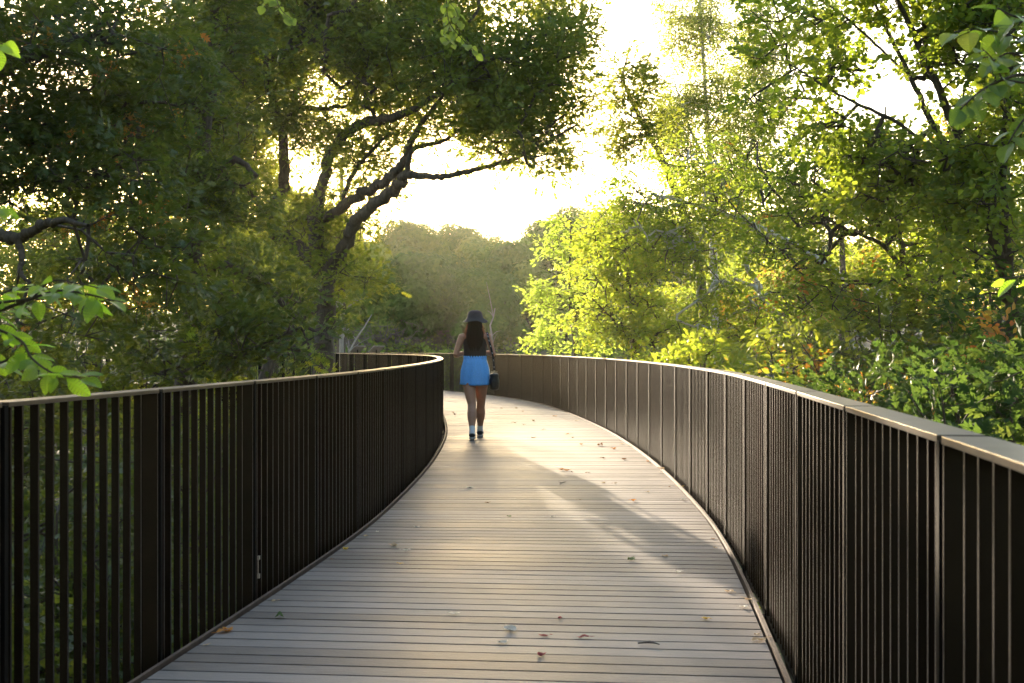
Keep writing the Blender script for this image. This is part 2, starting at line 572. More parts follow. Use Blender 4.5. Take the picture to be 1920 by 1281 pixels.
def leaf_simple(w=.5):
    V = np.array([(0, 0, 0), (.34, w * .5, .06), (.74, w * .36, .03), (1, 0, -.08), (.74, -w * .36, .03), (.34, -w * .5, .06), (.5, 0, 0)], float)
    return V, np.array([(0, 6, 1, 1), (1, 6, 2, 2), (6, 3, 2, 2), (0, 5, 6, 6), (5, 4, 6, 6), (6, 4, 3, 3)])[:, :3]


def leaf_oak():
    m_ = [(0, 0, 0), (.2, 0, .0), (.42, 0, .01), (.64, 0, .0), (.82, 0, -.03), (1.05, 0, -.09)]
    side = [(.14, .10), (.44, .30), (.40, .12), (.70, .38), (.62, .10), (.90, .26), (.86, .09)]
    V = list(m_)
    for sg in (1, -1):
        V += [(x, sg * y, .05 * y / .3) for x, y in side]
    T = []
    for a, fl in ((6, False), (13, True)):
        q = [(0, a, 1), (1, a + 1, 2), (1, a, a + 1), (2, a + 2, 3), (2, a + 3, 3), (3, a + 5, 4), (3, a + 4, a + 5), (4, a + 6, 5)]
        T += [t[::-1] if not fl else t for t in q]
    return np.array(V, float), np.array(T)


def leaf_detail(w=.56, n=7, serr=.05, round_=False):
    V, Q = [], []
    xs = np.linspace(0, 1, n + 1)
    wid = np.sin(np.pi * xs ** (.62 if round_ else .78)) ** (.75 if round_ else .9) * w / 2
    for i, x in enumerate(xs):
        z = -.22 * (x - .3) ** 2
        V.append((x, 0, z))
        for sg in (1, -1):
            V.append((min(1, x + (.045 if 0 < i < n else 0)), sg * wid[i], z + .22 * wid[i]))
            V.append((min(1, x + .02), sg * max(wid[i] - serr * (1 if 0 < i < n else 0), 0), z + .18 * wid[i]))
    for i in range(n):
        a, b2 = i * 5, (i + 1) * 5
        for s_, fl in ((1, 0), (3, 1)):
            e0, i1 = a + s_, b2 + s_ + 1
            q = (a, e0, i1, b2) if not fl else (a, b2, i1, e0)
            Q.append(q[::-1])
            t = (e0, b2 + s_, i1, i1) if not fl else (e0, i1, b2 + s_, b2 + s_)
            Q.append(t[::-1])
    tris = []
    for q in Q:
        tris += [(q[0], q[1], q[2]), (q[0], q[2], q[3])] if q[2] != q[3] else [(q[0], q[1], q[2])]
    tris = [t for t in tris if len(set(t)) == 3]
    return np.array(V, float), np.array(tris)


DENS = 2.6
LEAF = {'oak': leaf_oak(), 'ovate': leaf_simple(.52), 'narrow': leaf_simple(.36), 'round': leaf_simple(.8)}


def frames(d, g, up=(0, 0, 1), roll=.6):
    """rotation matrices whose x axis is d and whose z axis is near up"""
    d = d / (np.linalg.norm(d, axis=1)[:, None] + 1e-9)
    u = np.asarray(up, float) + g.normal(scale=roll, size=d.shape)
    y = np.cross(u, d); y /= np.linalg.norm(y, axis=1)[:, None] + 1e-9
    z = np.cross(d, y)
    return np.stack([d, y, z], 2)


def spray(seed, n, L, kind, size, droop=.25, fan=1.0):
    g = np.random.default_rng(seed)
    LV, LT = LEAF[kind]
    t = np.linspace(.12, 1, n) + g.uniform(-.03, .03, n)
    sgn = np.where(np.arange(n) % 2 == 0, 1., -1.)
    base = np.stack([t * L, .06 * L * np.sin(t * 5 + seed), -droop * L * t ** 2], 1)
    base[:, 1] += sgn * g.uniform(0, .38, n) * L * fan
    base[:, 2] += g.normal(scale=.14 * L, size=n)
    ang = g.uniform(.3, 1.35, n) * sgn
    d = np.stack([np.cos(ang), np.sin(ang), g.normal(scale=.38, size=n) - droop], 1)
    Rm = frames(d, g, roll=.5)
    sz = size * g.uniform(.65, 1.2, n)
    V = np.einsum('nij,kj->nki', Rm, LV) * sz[:, None, None] + base[:, None]
    T = (LT[None] + (np.arange(n) * len(LV))[:, None, None]).reshape(-1, 3)
    return V.reshape(-1, 3), T


def stamp(templates, pos, d, scale, g, roll=.35):
    """many sprays -> one vertex array and one triangle array"""
    Rm = frames(d, g, roll=roll)
    pick = g.integers(0, len(templates), len(pos))
    Vs, Ts, n0 = [], [], 0
    for k, (TV, TT) in enumerate(templates):
        idx = np.where(pick == k)[0]
        if not len(idx):
            continue
        V = np.einsum('nij,kj->nki', Rm[idx], TV) * scale[idx][:, None, None] + pos[idx][:, None]
        T = (TT[None] + (np.arange(len(idx)) * len(TV))[:, None, None]).reshape(-1, 3) + n0
        Vs.append(V.reshape(-1, 3)); Ts.append(T); n0 += len(idx) * len(TV)
    return np.vstack(Vs), np.vstack(Ts)


def fill(ells, dens, g, seed, lam, thr, shell=.5):
    out = []
    nz = wave_noise(seed, lam)
    for (x, y, z, rx, ry, rz, w) in ells:
        n = int(4.19 * rx * ry * rz * dens * w) + 3
        v = g.normal(size=(n * 2, 3)); v /= np.linalg.norm(v, axis=1)[:, None]
        rad = g.uniform(0, 1, n * 2) ** shell
        p = np.array([x, y, z]) + v * rad[:, None] * np.array([rx, ry, rz])
        p = p[nz(p) > thr][:n]
        out.append(p)
    return np.vstack(out)


def segs_to_tube(A, B, ra, rb, n):
    """frustum per edge"""
    d = B - A
    ln = np.linalg.norm(d, axis=1)
    keep = ln > 1e-5
    A, B, ra, rb, d = A[keep], B[keep], ra[keep], rb[keep], d[keep] / ln[keep][:, None]
    ref = np.where(np.abs(d[:, 2:3]) > .9, np.array([[1., 0, 0]]), np.array([[0, 0, 1.]]))
    u = np.cross(d, ref); u /= np.linalg.norm(u, axis=1)[:, None]
    w = np.cross(d, u)
    a = np.arange(n) / n * 2 * np.pi
    ring = u[:, None] * np.cos(a)[None, :, None] + w[:, None] * np.sin(a)[None, :, None]
    ext = d * np.minimum(ra, rb)[:, None] * .35
    V = np.concatenate([(A - ext)[:, None] + ring * ra[:, None, None], (B + ext)[:, None] + ring * rb[:, None, None]], 1)
    m_ = len(A)
    j = np.arange(n); k = (j + 1) % n
    q = np.stack([j, j + n, k + n, k], 1)
    Q = (q[None] + (np.arange(m_) * 2 * n)[:, None, None]).reshape(-1, 4)
    return V.reshape(-1, 3), Q


def skeleton(limbs, targets, g, step=.35, r_tip=.004, sag=.12, wander=.1, bark_smooth=False):
    """limbs: polylines of (x,y,z,r); every target is joined to the nearest point grown so far -> edges and radii"""
    pos, par, rad = [], [], []
    for li, l in enumerate(limbs):
        l = np.asarray(l, float)
        c = catmull(l, 6)
        amp = np.minimum(c[:, 3:4], .1) * (.12 if bark_smooth else .24)
        wob = g.normal(size=(len(c), 3)) * amp
        wob[0] = 0
        c[:, :3] += wob
        prev = -1
        if pos:
            dd = np.linalg.norm(np.array(pos) - c[0, :3], axis=1)
            if dd.min() < 1.2:
                prev = int(dd.argmin())
        for q in c:
            pos.append(q[:3]); par.append(prev); rad.append(q[3]); prev = len(pos) - 1
    n_l = len(pos)
    pos = list(np.array(pos))
    cap = n_l + len(targets) * 14
    A = np.zeros((cap, 3)); A[:n_l] = pos
    W = np.zeros(cap); W[:n_l] = 0
    n = n_l
    par = par + [0] * (cap - n_l)
    rad = rad + [0.0] * (cap - n_l)
    ends = np.zeros(len(targets), int)
    dirs = np.zeros((len(targets), 3))
    if len(targets):
        d0 = np.min([np.linalg.norm(targets - p, axis=1) for p in np.array(pos)[:: max(1, n_l // 60)]], axis=0)
        for ti in np.argsort(d0):
            T = targets[ti]
            dd = np.linalg.norm(A[:n] - T, axis=1) + .25 * np.maximum(0, A[:n, 2] - T[2])
            i = int(dd.argmin())
            p = A[i]
            v = T - p
            L = np.linalg.norm(v)
            k = int(min(12, max(1, round(L / step))))
            last = i
            for s_ in range(1, k + 1):
                f = s_ / k
                q = p + v * f
                if s_ < k:
                    q = q + g.normal(scale=wander * step, size=3)
                    q[2] += sag * L * math.sin(f * math.pi) * .6
                A[n] = q; par[n] = last; last = n; n += 1
            ends[ti] = last
            e = A[last] - A[par[last]]
            dirs[ti] = e / (np.linalg.norm(e) + 1e-9)
    A = A[:n]; par = np.array(par[:n]); rad = np.array(rad[:n])
    # pipe model
    acc = np.zeros(n)
    for ti in range(len(targets)):
        acc[ends[ti]] += r_tip ** 2.2
    for i in range(n - 1, n_l - 1, -1):
        acc[i] = max(acc[i], r_tip ** 2.2 * .6)
        acc[par[i]] += acc[i]
    rr = acc ** (1 / 2.2)
    rr[:n_l] = np.maximum(rad[:n_l], np.minimum(rr[:n_l], rad[:n_l] * 1.3))
    i = np.where(par >= 0)[0]
    ra = np.where((i >= n_l) & (par[i] < n_l), np.minimum(rr[par[i]], rr[i] * 1.3), rr[par[i]])
    return A[par[i]], A[i], ra, rr[i], dirs


def tree(name, label, cat, base, limbs, ells, leaf='ovate', size=.08, mat='mid', bark='bark', dens=8., n_leaf=20, L=.42, lam=1.2, thr=-.35, seed=1,
         up=.3, droop=.25, group=None, gap=None, sides=7, mats2=None, shell=.5, twigs=True, parts=('trunk', 'crown'), step=.35, turn=1.95):
    g = np.random.default_rng(seed)
    base = np.asarray(base, float)
    tg = fill(ells, dens * DENS, g, seed + 50, lam, thr, shell)
    if gap:
        for (px, py, rp, y0, y1) in gap:                 # an opening in the foliage through which the light comes
            q = np.stack([CX + F * tg[:, 0] / tg[:, 1], HY - F * (tg[:, 2] - CZ) / tg[:, 1]], 1)
            tg = tg[~((np.hypot(q[:, 0] - px, q[:, 1] - py) < rp) & (tg[:, 1] > y0) & (tg[:, 1] < y1))]
    A, B, ra, rb, dirs = skeleton(limbs, tg, g, step=step, bark_smooth=bark == 'birchbark')
    dirs = dirs + g.normal(scale=.5, size=dirs.shape)
    dirs[:, 2] = dirs[:, 2] * .6 + up - droop * .3
    dirs /= np.linalg.norm(dirs, axis=1)[:, None]
    sc_ = g.uniform(.75, 1.25, len(tg))
    if twigs:
        A = np.vstack([A, tg]); B = np.vstack([B, tg + dirs * (L * .75 * sc_)[:, None] - np.array([0, 0, droop * .4 * L])])
        ra = np.concatenate([ra, np.full(len(tg), .0035)]); rb = np.concatenate([rb, np.full(len(tg), .0015)])
    big = np.maximum(ra, rb) > .03
    mb = MB()
    fine = np.maximum(ra, rb) < .014
    for sel, n, mi_ in ((big, sides + 2, 0), (~big & ~fine, 5, 0), (fine, 4, 1 if bark == 'birchbark' else 0)):
        if sel.any():
            v, q = segs_to_tube(A[sel], B[sel], ra[sel], rb[sel], n)
            mb.add(v - base, q, mi=mi_)
    root = thing(name, label, cat, base, group)
    mb.build(parts[0], [M[bark], M['bark']], root, smooth=True)
    tp = [spray(seed * 13 + k, n_leaf, L, leaf, size, droop) for k in range(6)]
    V, T = stamp(tp, tg, dirs, sc_, g)
    me = np_mesh(parts[1], V - base, [T], [M[mat]] + ([M[m_] for m_ in mats2] if mats2 else []))
    if mats2:
        # a few whole sprays have turned colour
        nt_ = len(T)
        c = V[T[:, 0]]
        f = wave_noise(seed + 9, 1.0)(c) + g.normal(scale=.25, size=nt_)
        me.polygons.foreach_set('material_index', (f > turn).astype(np.int32))
    link(parts[1], me, root)
    return root


def limb(*pts):
    return [(*P(a, b_, c), r_) for (a, b_, c, r_) in pts]


def ground_pt(px, Y):
    x = (px - CX) / F * Y
    return np.array([x, Y, float(ground_z(x, Y)) - .05])


# ------------------------------------------------------------------ trees on the sun side
SUN_PX, SUN_PY = 570.0, 325.0
sun_dir = np.array([(SUN_PX - CX) / F, 1.0, (HY - SUN_PY) / F]); sun_dir /= np.linalg.norm(sun_dir)
GAP_SUN = [(572, 325, 46, 5, 80)]

b0 = ground_pt(600, 28)
b1 = ground_pt(420, 26.2)
tree('oak_tree', 'great spreading oak whose long limb arches over the path and frames the low sun', 'tree', b0,
     [[(*b0, .34)] + limb((603, 760, 28, .25), (610, 640, 28, .22), (612, 580, 28, .21), (602, 500, 28, .19), (592, 430, 28, .17), (600, 360, 28, .125), (622, 286, 27.6, .115), (662, 241, 27.2, .105), (701, 227, 26.8, .1), (757, 213, 26.2, .08), (830, 170, 25.5, .05), (900, 120, 25, .03)),
      limb((602, 500, 28, .19), (556, 462, 28.4, .17), (515, 425, 28.8, .17), (520, 380, 29, .15), (532, 343, 29, .13), (530, 258, 29, .11), (515, 202, 29, .09), (501, 150, 28.6, .08), (505, 115, 28, .07), (540, 95, 27.6, .05), (600, 70, 27, .03)),
      limb((592, 425, 28, .12), (634, 393, 27.5, .105), (673, 368, 27, .10), (715, 343, 26.6, .1), (752, 312, 26.3, .09), (766, 272, 26, .07), (800, 220, 25.6, .05), (850, 150, 25, .03)),
      limb((609, 560, 28, .15), (620, 505, 27.6, .14), (653, 455, 27.2, .13), (662, 421, 27, .13), (701, 385, 26.6, .125), (743, 351, 26.3, .115), (762, 328, 26.1, .09), (813, 331, 25.8, .06), (842, 330, 25.6, .055), (898, 317, 25.3, .05), (960, 300, 25, .04), (1020, 270, 24.8, .03), (1080, 235, 24.6, .02)),
      limb((762, 328, 26.1, .06), (775, 280, 26, .05), (830, 265, 25.8, .04), (880, 230, 25.5, .03)),
      limb((505, 400, 28.8, .09), (478, 372, 28.6, .07), (462, 357, 28.5, .06), (420, 330, 28, .04)),
      limb((520, 245, 29, .06), (560, 205, 28.6, .06), (600, 205, 28.2, .05), (650, 200, 27.8, .045), (700, 195, 27.4, .03)),
      limb((622, 505, 27.6, .12), (612, 545, 27.2, .11), (588, 577, 26.8, .105), (555, 607, 26.4, .11), (500, 700, 26.2, .13)) + [(*b1, .15)],
      limb((640, 388, 27.6, .05), (660, 330, 27.4, .05), (690, 290, 27, .04), (730, 250, 26.6, .03))],
     [E(690, 110, 28, 180, 100, 2.5), E(600, 30, 29, 200, 100, 3), E(820, 120, 26.5, 150, 120, 2.5), E(930, 170, 25.5, 130, 110, 2.2), E(1010, 110, 25, 95, 110, 2), E(1000, 260, 25, 95, 50, 1.4), E(1060, 90, 25, 55, 70, 1.3),
      E(480, 110, 29, 120, 140, 2.5), E(750, 225, 27, 100, 45, 1.5, .7), E(430, 260, 29, 80, 120, 2.), E(640, 300, 28, 100, 60, 1.5, .35), E(680, 400, 27, 60, 40, .9, .6), E(690, 445, 27, 40, 26, .8, 1.2), E(690, 520, 26.6, 40, 42, .9, .9), E(640, 500, 27.5, 45, 50, 1, .9),
      E(560, 215, 28.6, 80, 60, 1.6, 1.1), E(650, 250, 28, 70, 45, 1.4, 1.1), E(530, 420, 28.8, 60, 50, 1.2, .9), E(590, 390, 28.4, 60, 55, 1.2, 1), E(690, 320, 27.5, 75, 55, 1.3, 1.0), E(600, 310, 29.5, 70, 55, 1.2, .8), E(640, 430, 28, 60, 40, 1, 1.), E(1065, 190, 25, 62, 90, 1.3), E(1005, 305, 25, 75, 24, 1), E(1060, 290, 24.8, 40, 40, .9), E(600, 560, 28, 60, 60, 1.2, .8), E(480, 260, 29, 70, 70, 1.6, .8), E(560, 500, 26.6, 42, 55, .6, 1.3), E(555, 430, 26.8, 40, 45, .6, 1.1), E(860, 265, 25.5, 120, 40, 1.2), E(800, -60, 27, 330, 80, 3), E(470, 340, 29, 60, 60, 1.2, .7)],
     'oak', .125, 'oak', dens=9, n_leaf=22, L=.5, lam=1.7, thr=.12, seed=11, gap=GAP_SUN)

b = ground_pt(-180, 14)
tree('oak_tree', 'dark oak with a crooked bare bough, at the far left behind the pale green sapling', 'tree', b,
     [[(*b, .26)] + limb((-170, 700, 14, .2), (-150, 450, 14, .17), (-120, 200, 14, .14), (-60, -50, 14, .1), (0, -250, 14, .05)),
      limb((-152, 470, 14, .12), (-60, 447, 13.4, .08), (0, 440, 13.2, .06), (40, 446, 13, .055), (75, 425, 12.8, .045), (112, 414, 12.6, .035), (165, 424, 12.4, .02)),
      limb((35, 447, 13, .04), (42, 480, 12.9, .03), (38, 510, 12.8, .025), (55, 530, 12.7, .015)),
      limb((-100, 150, 14, .09), (0, 130, 14.4, .07), (90, 90, 14.8, .05), (190, 60, 15, .03)),
      limb((-150, 400, 14, .09), (0, 350, 14.6, .06), (120, 320, 15, .05), (240, 300, 15.4, .03))],
     [E(60, 260, 14.6, 170, 190, 1.5), E(60, 90, 14.6, 190, 130, 1.6), E(230, 160, 15.5, 160, 190, 1.5), E(70, 590, 12.6, 170, 110, 1.1), E(240, 500, 14, 150, 110, 1.3), E(220, 350, 15, 140, 110, 1.4), E(-150, 200, 14, 170, 300, 1.6, .6)],
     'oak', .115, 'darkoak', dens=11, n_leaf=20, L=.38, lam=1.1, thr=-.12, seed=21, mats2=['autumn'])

b = ground_pt(340, 18.5)
tree('oak_tree', 'dark leafy oak leaning toward the path between the far left oak and the sunlit one', 'tree', b,
     [[(*b, .22)] + limb((345, 760, 18.5, .17), (360, 560, 18.6, .15), (375, 380, 18.8, .12), (390, 200, 19, .09), (395, 60, 19, .07), (420, -120, 19, .04)),
      limb((365, 520, 18.6, .1), (430, 500, 18, .07), (500, 540, 17.6, .05), (560, 600, 17.2, .03), (620, 640, 17, .015)),
      limb((378, 350, 18.8, .08), (440, 300, 18.6, .05), (480, 330, 18.4, .03)),
      limb((370, 420, 18.7, .08), (300, 330, 18.2, .06), (260, 240, 18, .04)),
      limb((350, 690, 18.5, .09), (420, 660, 17.5, .06), (500, 650, 17, .04), (580, 660, 16.6, .02))],
     [E(370, 130, 19.2, 130, 180, 1.7), E(370, 380, 18.6, 120, 130, 1.5), E(430, 560, 17.2, 110, 90, 1.3), E(470, 650, 16.4, 130, 60, 1.1), E(570, 645, 16.6, 75, 52, .8), E(545, 560, 17.6, 45, 60, .8), E(330, 640, 16, 110, 80, 1.2), E(250, 250, 18.5, 90, 170, 1.4), E(400, -80, 19, 180, 90, 2)],
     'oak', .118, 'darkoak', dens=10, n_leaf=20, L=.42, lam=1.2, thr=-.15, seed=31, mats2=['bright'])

# woods behind the great oak that shade the near boards
for i, (px, Y, ee, lb) in enumerate([
    (430, 46, [E(430, 300, 46, 110, 130, 3), E(430, 470, 46, 130, 90, 3), E(330, 200, 46, 140, 180, 3), E(430, 80, 46, 140, 130, 3)], 'hazy tree standing behind the branching trunk of the great oak'),
    (640, 62, [E(590, 410, 62, 55, 36, 3), E(620, 440, 62, 52, 36, 3), E(600, 520, 62, 70, 70, 3), E(560, 420, 62, 50, 70, 3), E(520, 330, 62, 30, 40, 2)], 'low hazy tree glowing under the sun behind the oak trunk'),
    (180, 38, [E(200, 480, 38, 200, 140, 3, .8), E(60, 500, 36, 150, 160, 3, .8)], 'shaded tree filling the gaps behind the far left oak')]):
    b = ground_pt(px, Y)
    c = P(px, 300, Y)
    tree('shade_tree', lb, 'tree', b, [[(*b, .25), (*(b * .5 + c * .5), .18), (*c, .08)]], ee, 'ovate', .17, 'oak', dens=2.6, n_leaf=22, L=.7, lam=2.2, thr=-.5, seed=41 + i, gap=GAP_SUN, step=.7)

# ------------------------------------------------------------------ trees on the outer side
b = ground_pt(1082, 31)
tree('sapling_tree', 'slender lime green young tree, first beyond the outer railing to the right of the walker', 'tree', b,
     [[(*b, .06)] + limb((1080, 690, 31, .05), (1072, 600, 31, .045), (1068, 520, 31, .035), (1070, 450, 31, .025), (1066, 390, 31, .012)),
      limb((1074, 615, 31, .02), (1090, 622, 31, .02), (1115, 618, 30.8, .012)),
      limb((1070, 540, 31, .018), (1040, 515, 31, .012), (1010, 500, 31, .008))],
     [E(1062, 415, 31, 24, 42, .5), E(1052, 480, 31, 45, 45, .8, .9), E(1030, 555, 31, 45, 45, .8, .9), E(1080, 540, 31, 45, 50, .8, .8), E(1040, 635, 30.8, 50, 34, .9), E(1095, 640, 30.8, 50, 38, .9)],
     'ovate', .1, 'lime', dens=16, n_leaf=18, L=.36, lam=.9, thr=-.4, seed=51)

b = ground_pt(1192, 24)
tree('maple_tree', 'yellow green backlit tree with a thin straight stem, next to the lime green young tree', 'tree', b,
     [[(*b, .07)] + limb((1190, 700, 24, .06), (1184, 600, 24, .05), (1178, 520, 24, .04), (1172, 440, 24, .03), (1170, 380, 24, .015)),
      limb((1186, 640, 24, .03), (1150, 600, 23.8, .02), (1110, 560, 23.6, .01)),
      limb((1182, 580, 24, .03), (1230, 520, 24, .02), (1260, 480, 24, .012))],
     [E(1160, 430, 24, 70, 60, 1.0), E(1140, 520, 24, 70, 70, 1.0), E(1220, 510, 24, 80, 90, 1.1), E(1160, 610, 23.6, 90, 60, 1.1), E(1250, 620, 23.4, 80, 60, 1.0), E(1110, 470, 25, 30, 60, .7)],
     'ovate', .082, 'bright', dens=17, n_leaf=20, L=.34, lam=.8, thr=-.45, seed=61)

b = ground_pt(1620, 21)
lean = limb((1665, 610, 21, .075), (1608, 547, 21, .06), (1555, 503, 21, .055), (1500, 465, 21, .05), (1410, 420, 21, .042), (1330, 392, 21, .03), (1250, 370, 21, .018))
tree('birch_tree', 'leaning white barked birch whose stem slants up to the left through the foliage', 'tree', b,
     [[(b[0] + .2, b[1], b[2], .12)] + lean, limb((1410, 420, 21, .04), (1380, 380, 21, .03), (1340, 300, 21, .015)), limb((1330, 392, 21, .03), (1290, 420, 20.8, .02), (1240, 440, 20.6, .01))],
     [E(1250, 400, 21, 110, 60, 1.0), E(1340, 350, 21, 100, 60, 1.1), E(1300, 460, 20.6, 90, 70, 1.0), E(1390, 430, 21, 70, 60, 1.0, .8), E(1190, 370, 21.4, 70, 55, .8), E(1370, 540, 20.6, 70, 60, .9), E(1200, 450, 20.8, 80, 60, .9), E(1280, 290, 21.4, 60, 50, .8, .8), E(1430, 340, 21.4, 60, 60, .8, .8), E(1340, 610, 20.4, 80, 70, .9), E(1440, 600, 20, 70, 60, .9)],
     'ovate', .07, 'mid', 'birchbark', dens=20, n_leaf=20, L=.32, lam=.8, thr=-.35, seed=71, droop=.5)

b = ground_pt(1335, 38)
tree('birch_tree', 'tall airy birch with pale yellow leaves and thin white stems against the sky', 'tree', b,
     [[(*b, .16)] + limb((1340, 600, 38, .13), (1335, 400, 38, .10), (1328, 250, 38, .07), (1318, 100, 38, .05), (1310, -40, 38, .03)),
      limb((1336, 420, 38, .07), (1400, 300, 38.4, .05), (1430, 150, 38.6, .035), (1440, 0, 38.8, .02)),
      limb((1332, 330, 38, .04), (1290, 230, 37.6, .03), (1260, 140, 37.4, .015))],
     [E(1305, 40, 38, 70, 90, 1.7), E(1310, 200, 38, 85, 90, 1.7), E(1265, 260, 37.4, 50, 80, 1.2), E(1420, 90, 38.6, 65, 120, 1.6), E(1400, 270, 38.4, 60, 90, 1.4), E(1340, 350, 38, 90, 70, 1.5)],
     'ovate', .085, 'birch', 'birchbark', dens=17, n_leaf=20, L=.42, lam=1.0, thr=-.15, seed=81, droop=.6)

b = ground_pt(1160, 24.5)
tree('oak_tree', 'dark oak clump hanging in the gap of sky between the great oak and the birches', 'tree', ground_pt(1330, 29),
     [[(*ground_pt(1330, 29), .16)] + limb((1320, 600, 29, .12), (1290, 420, 28.6, .1), (1240, 300, 28, .07), (1200, 220, 27.6, .05), (1170, 150, 27.4, .03), (1180, 90, 27.4, .015))],
     [E(1180, 170, 27.4, 48, 75, 1.1), E(1175, 270, 27.6, 52, 60, 1.1), E(1215, 230, 27.8, 40, 80, 1.0)],
     'oak', .115, 'oak', dens=13, n_leaf=20, L=.44, lam=1.1, thr=-.35, seed=91)

b = ground_pt(1925, 13)
tree('linden_tree', 'many stemmed tree with dark slanting trunks at the right, leaves turning yellow', 'tree', b,
     [[(*b, .12)] + limb((1912, 760, 13, .085), (1903, 620, 13, .075), (1890, 540, 13, .062), (1850, 420, 13, .055), (1815, 310, 13.1, .05), (1775, 200, 13.2, .042), (1735, 110, 13.3, .035), (1690, 10, 13.4, .026), (1650, -100, 13.4, .015)),
      limb((1899, 570, 13, .05), (1889, 480, 12.8, .045), (1882, 380, 12.6, .04), (1885, 250, 12.4, .03), (1900, 100, 12.2, .02)),
      limb((1835, 375, 13, .035), (1790, 300, 13.2, .035), (1745, 225, 13.4, .032), (1705, 140, 13.6, .026), (1665, 60, 13.8, .02), (1620, -40, 14, .01)),
      limb((1720, 260, 13.4, .022), (1690, 235, 13.4, .02), (1620, 200, 13.5, .018), (1560, 170, 13.6, .014), (1480, 120, 13.8, .008)),
      limb((1712, 150, 13.6, .016), (1660, 100, 13.7, .014), (1600, 45, 13.8, .012), (1540, 0, 14, .008))],
     [E(1790, 40, 13.2, 130, 90, 1.1), E(1610, 30, 13.8, 100, 40, .7, .8), E(1870, 170, 12.6, 70, 130, .9), E(1720, 300, 13.6, 130, 65, 1.1), E(1530, 140, 13.7, 100, 34, .7, .9), E(1560, 240, 13.9, 110, 40, .8, .8), E(1840, 400, 12.8, 90, 120, 1.0), E(1730, 130, 13.4, 70, 60, .8, .5), E(1660, 370, 13.8, 110, 45, .9), E(1890, 300, 12.6, 70, 90, .9), E(1860, 40, 12.8, 90, 80, 1.0), E(1460, 110, 13.9, 70, 30, .6, .8), E(1480, 30, 14, 90, 40, .7, .7), E(1580, 110, 14, 60, 40, .6, .6), E(1420, 190, 14.2, 60, 30, .6, .7), E(1620, 300, 14, 70, 50, .8), E(1760, -80, 13.4, 200, 80, 1.5)],
     'round', .072, 'mid', dens=36, n_leaf=18, L=.27, lam=.6, thr=-.35, seed=101, mats2=['birch'])

b = ground_pt(1705, 16.5)
tree('maple_tree', 'leafy green tree with thin bent stem between leaning birch and dark slanting trunks', 'tree', b,
     [[(*b, .07)] + limb((1706, 640, 16.5, .05), (1704, 540, 16.5, .045), (1690, 460, 16.5, .035), (1674, 360, 16.6, .03), (1665, 300, 16.6, .02), (1660, 200, 16.6, .01)),
      limb((1704, 545, 16.5, .035), (1680, 490, 16.4, .03), (1645, 452, 16.3, .028), (1590, 430, 16.2, .022), (1540, 405, 16.2, .012)),
      limb((1705, 600, 16.5, .03), (1740, 520, 16.4, .02), (1750, 450, 16.3, .012))],
     [E(1640, 400, 16.5, 120, 60, 1.1), E(1530, 390, 16.8, 80, 60, 1.0), E(1590, 310, 16.8, 110, 50, 1.0, .9), E(1740, 470, 16.2, 80, 70, 1.0), E(1640, 560, 16, 110, 60, 1.0), E(1490, 320, 17, 70, 50, .9), E(1500, 470, 16.6, 80, 50, 1.0, .8), E(1700, 380, 16.8, 90, 70, 1.0), E(1780, 560, 15.6, 90, 60, 1.0), E(1530, 560, 16.4, 80, 60, 1.0), E(1410, 400, 18, 70, 45, .8, .9), E(1440, 470, 18, 60, 40, .8, .8), E(1400, 300, 18.2, 60, 50, .8, .8)],
     'ovate', .08, 'mid', dens=22, n_leaf=18, L=.32, lam=.7, thr=-.35, seed=111, mats2=['autumn'])

# background trees beyond
for i, (px, Y, top, ee, mt, lb) in enumerate([
    (1520, 42, 470, [E(1500, 540, 42, 100, 70, 2), E(1600, 520, 42, 90, 60, 2), E(1420, 590, 41, 90, 60, 2)], 'bright', 'partly orange and red autumn tree glowing behind the leaning birch'),
    (1760, 36, 400, [E(1780, 400, 36, 140, 110, 2.4), E(1700, 540, 36, 150, 90, 2.4), E(1880, 480, 35, 110, 150, 2.4), E(1850, 250, 36, 110, 100, 2)], 'bright', 'sunlit yellow green tree behind the dark slanting trunks'),
    (1330, 48, 560, [E(1290, 600, 48, 100, 60, 2), E(1390, 560, 48, 90, 80, 2), E(1450, 620, 46, 110, 60, 2)], 'mid', 'low bushy tree behind the yellow green backlit maple'),
    (1580, 34, 250, [E(1480, 220, 36, 70, 80, 1.6, .7), E(1560, 380, 34, 100, 70, 1.6, .8), E(1450, 430, 34, 80, 70, 1.6, .7), E(1560, 60, 36, 100, 60, 1.6, .6), E(1620, 280, 34, 70, 60, 1.6, .6)], 'birch', 'pale yellow sparse tree between the tall birch and the slanting trunks')]):
    b = ground_pt(px, Y)
    c = P(px, top, Y)
    tree('background_tree', lb, 'tree', b, [[(*b, .14), (*(b * .5 + c * .5), .1), (*c, .04)]], ee, 'ovate', .12, mt, dens=7.5, n_leaf=20, L=.5, lam=1.4, thr=-.3, seed=121 + i, step=.6, mats2=['autumn'] if i in (0, 1) else None, turn=.9 if i == 0 else 1.7)


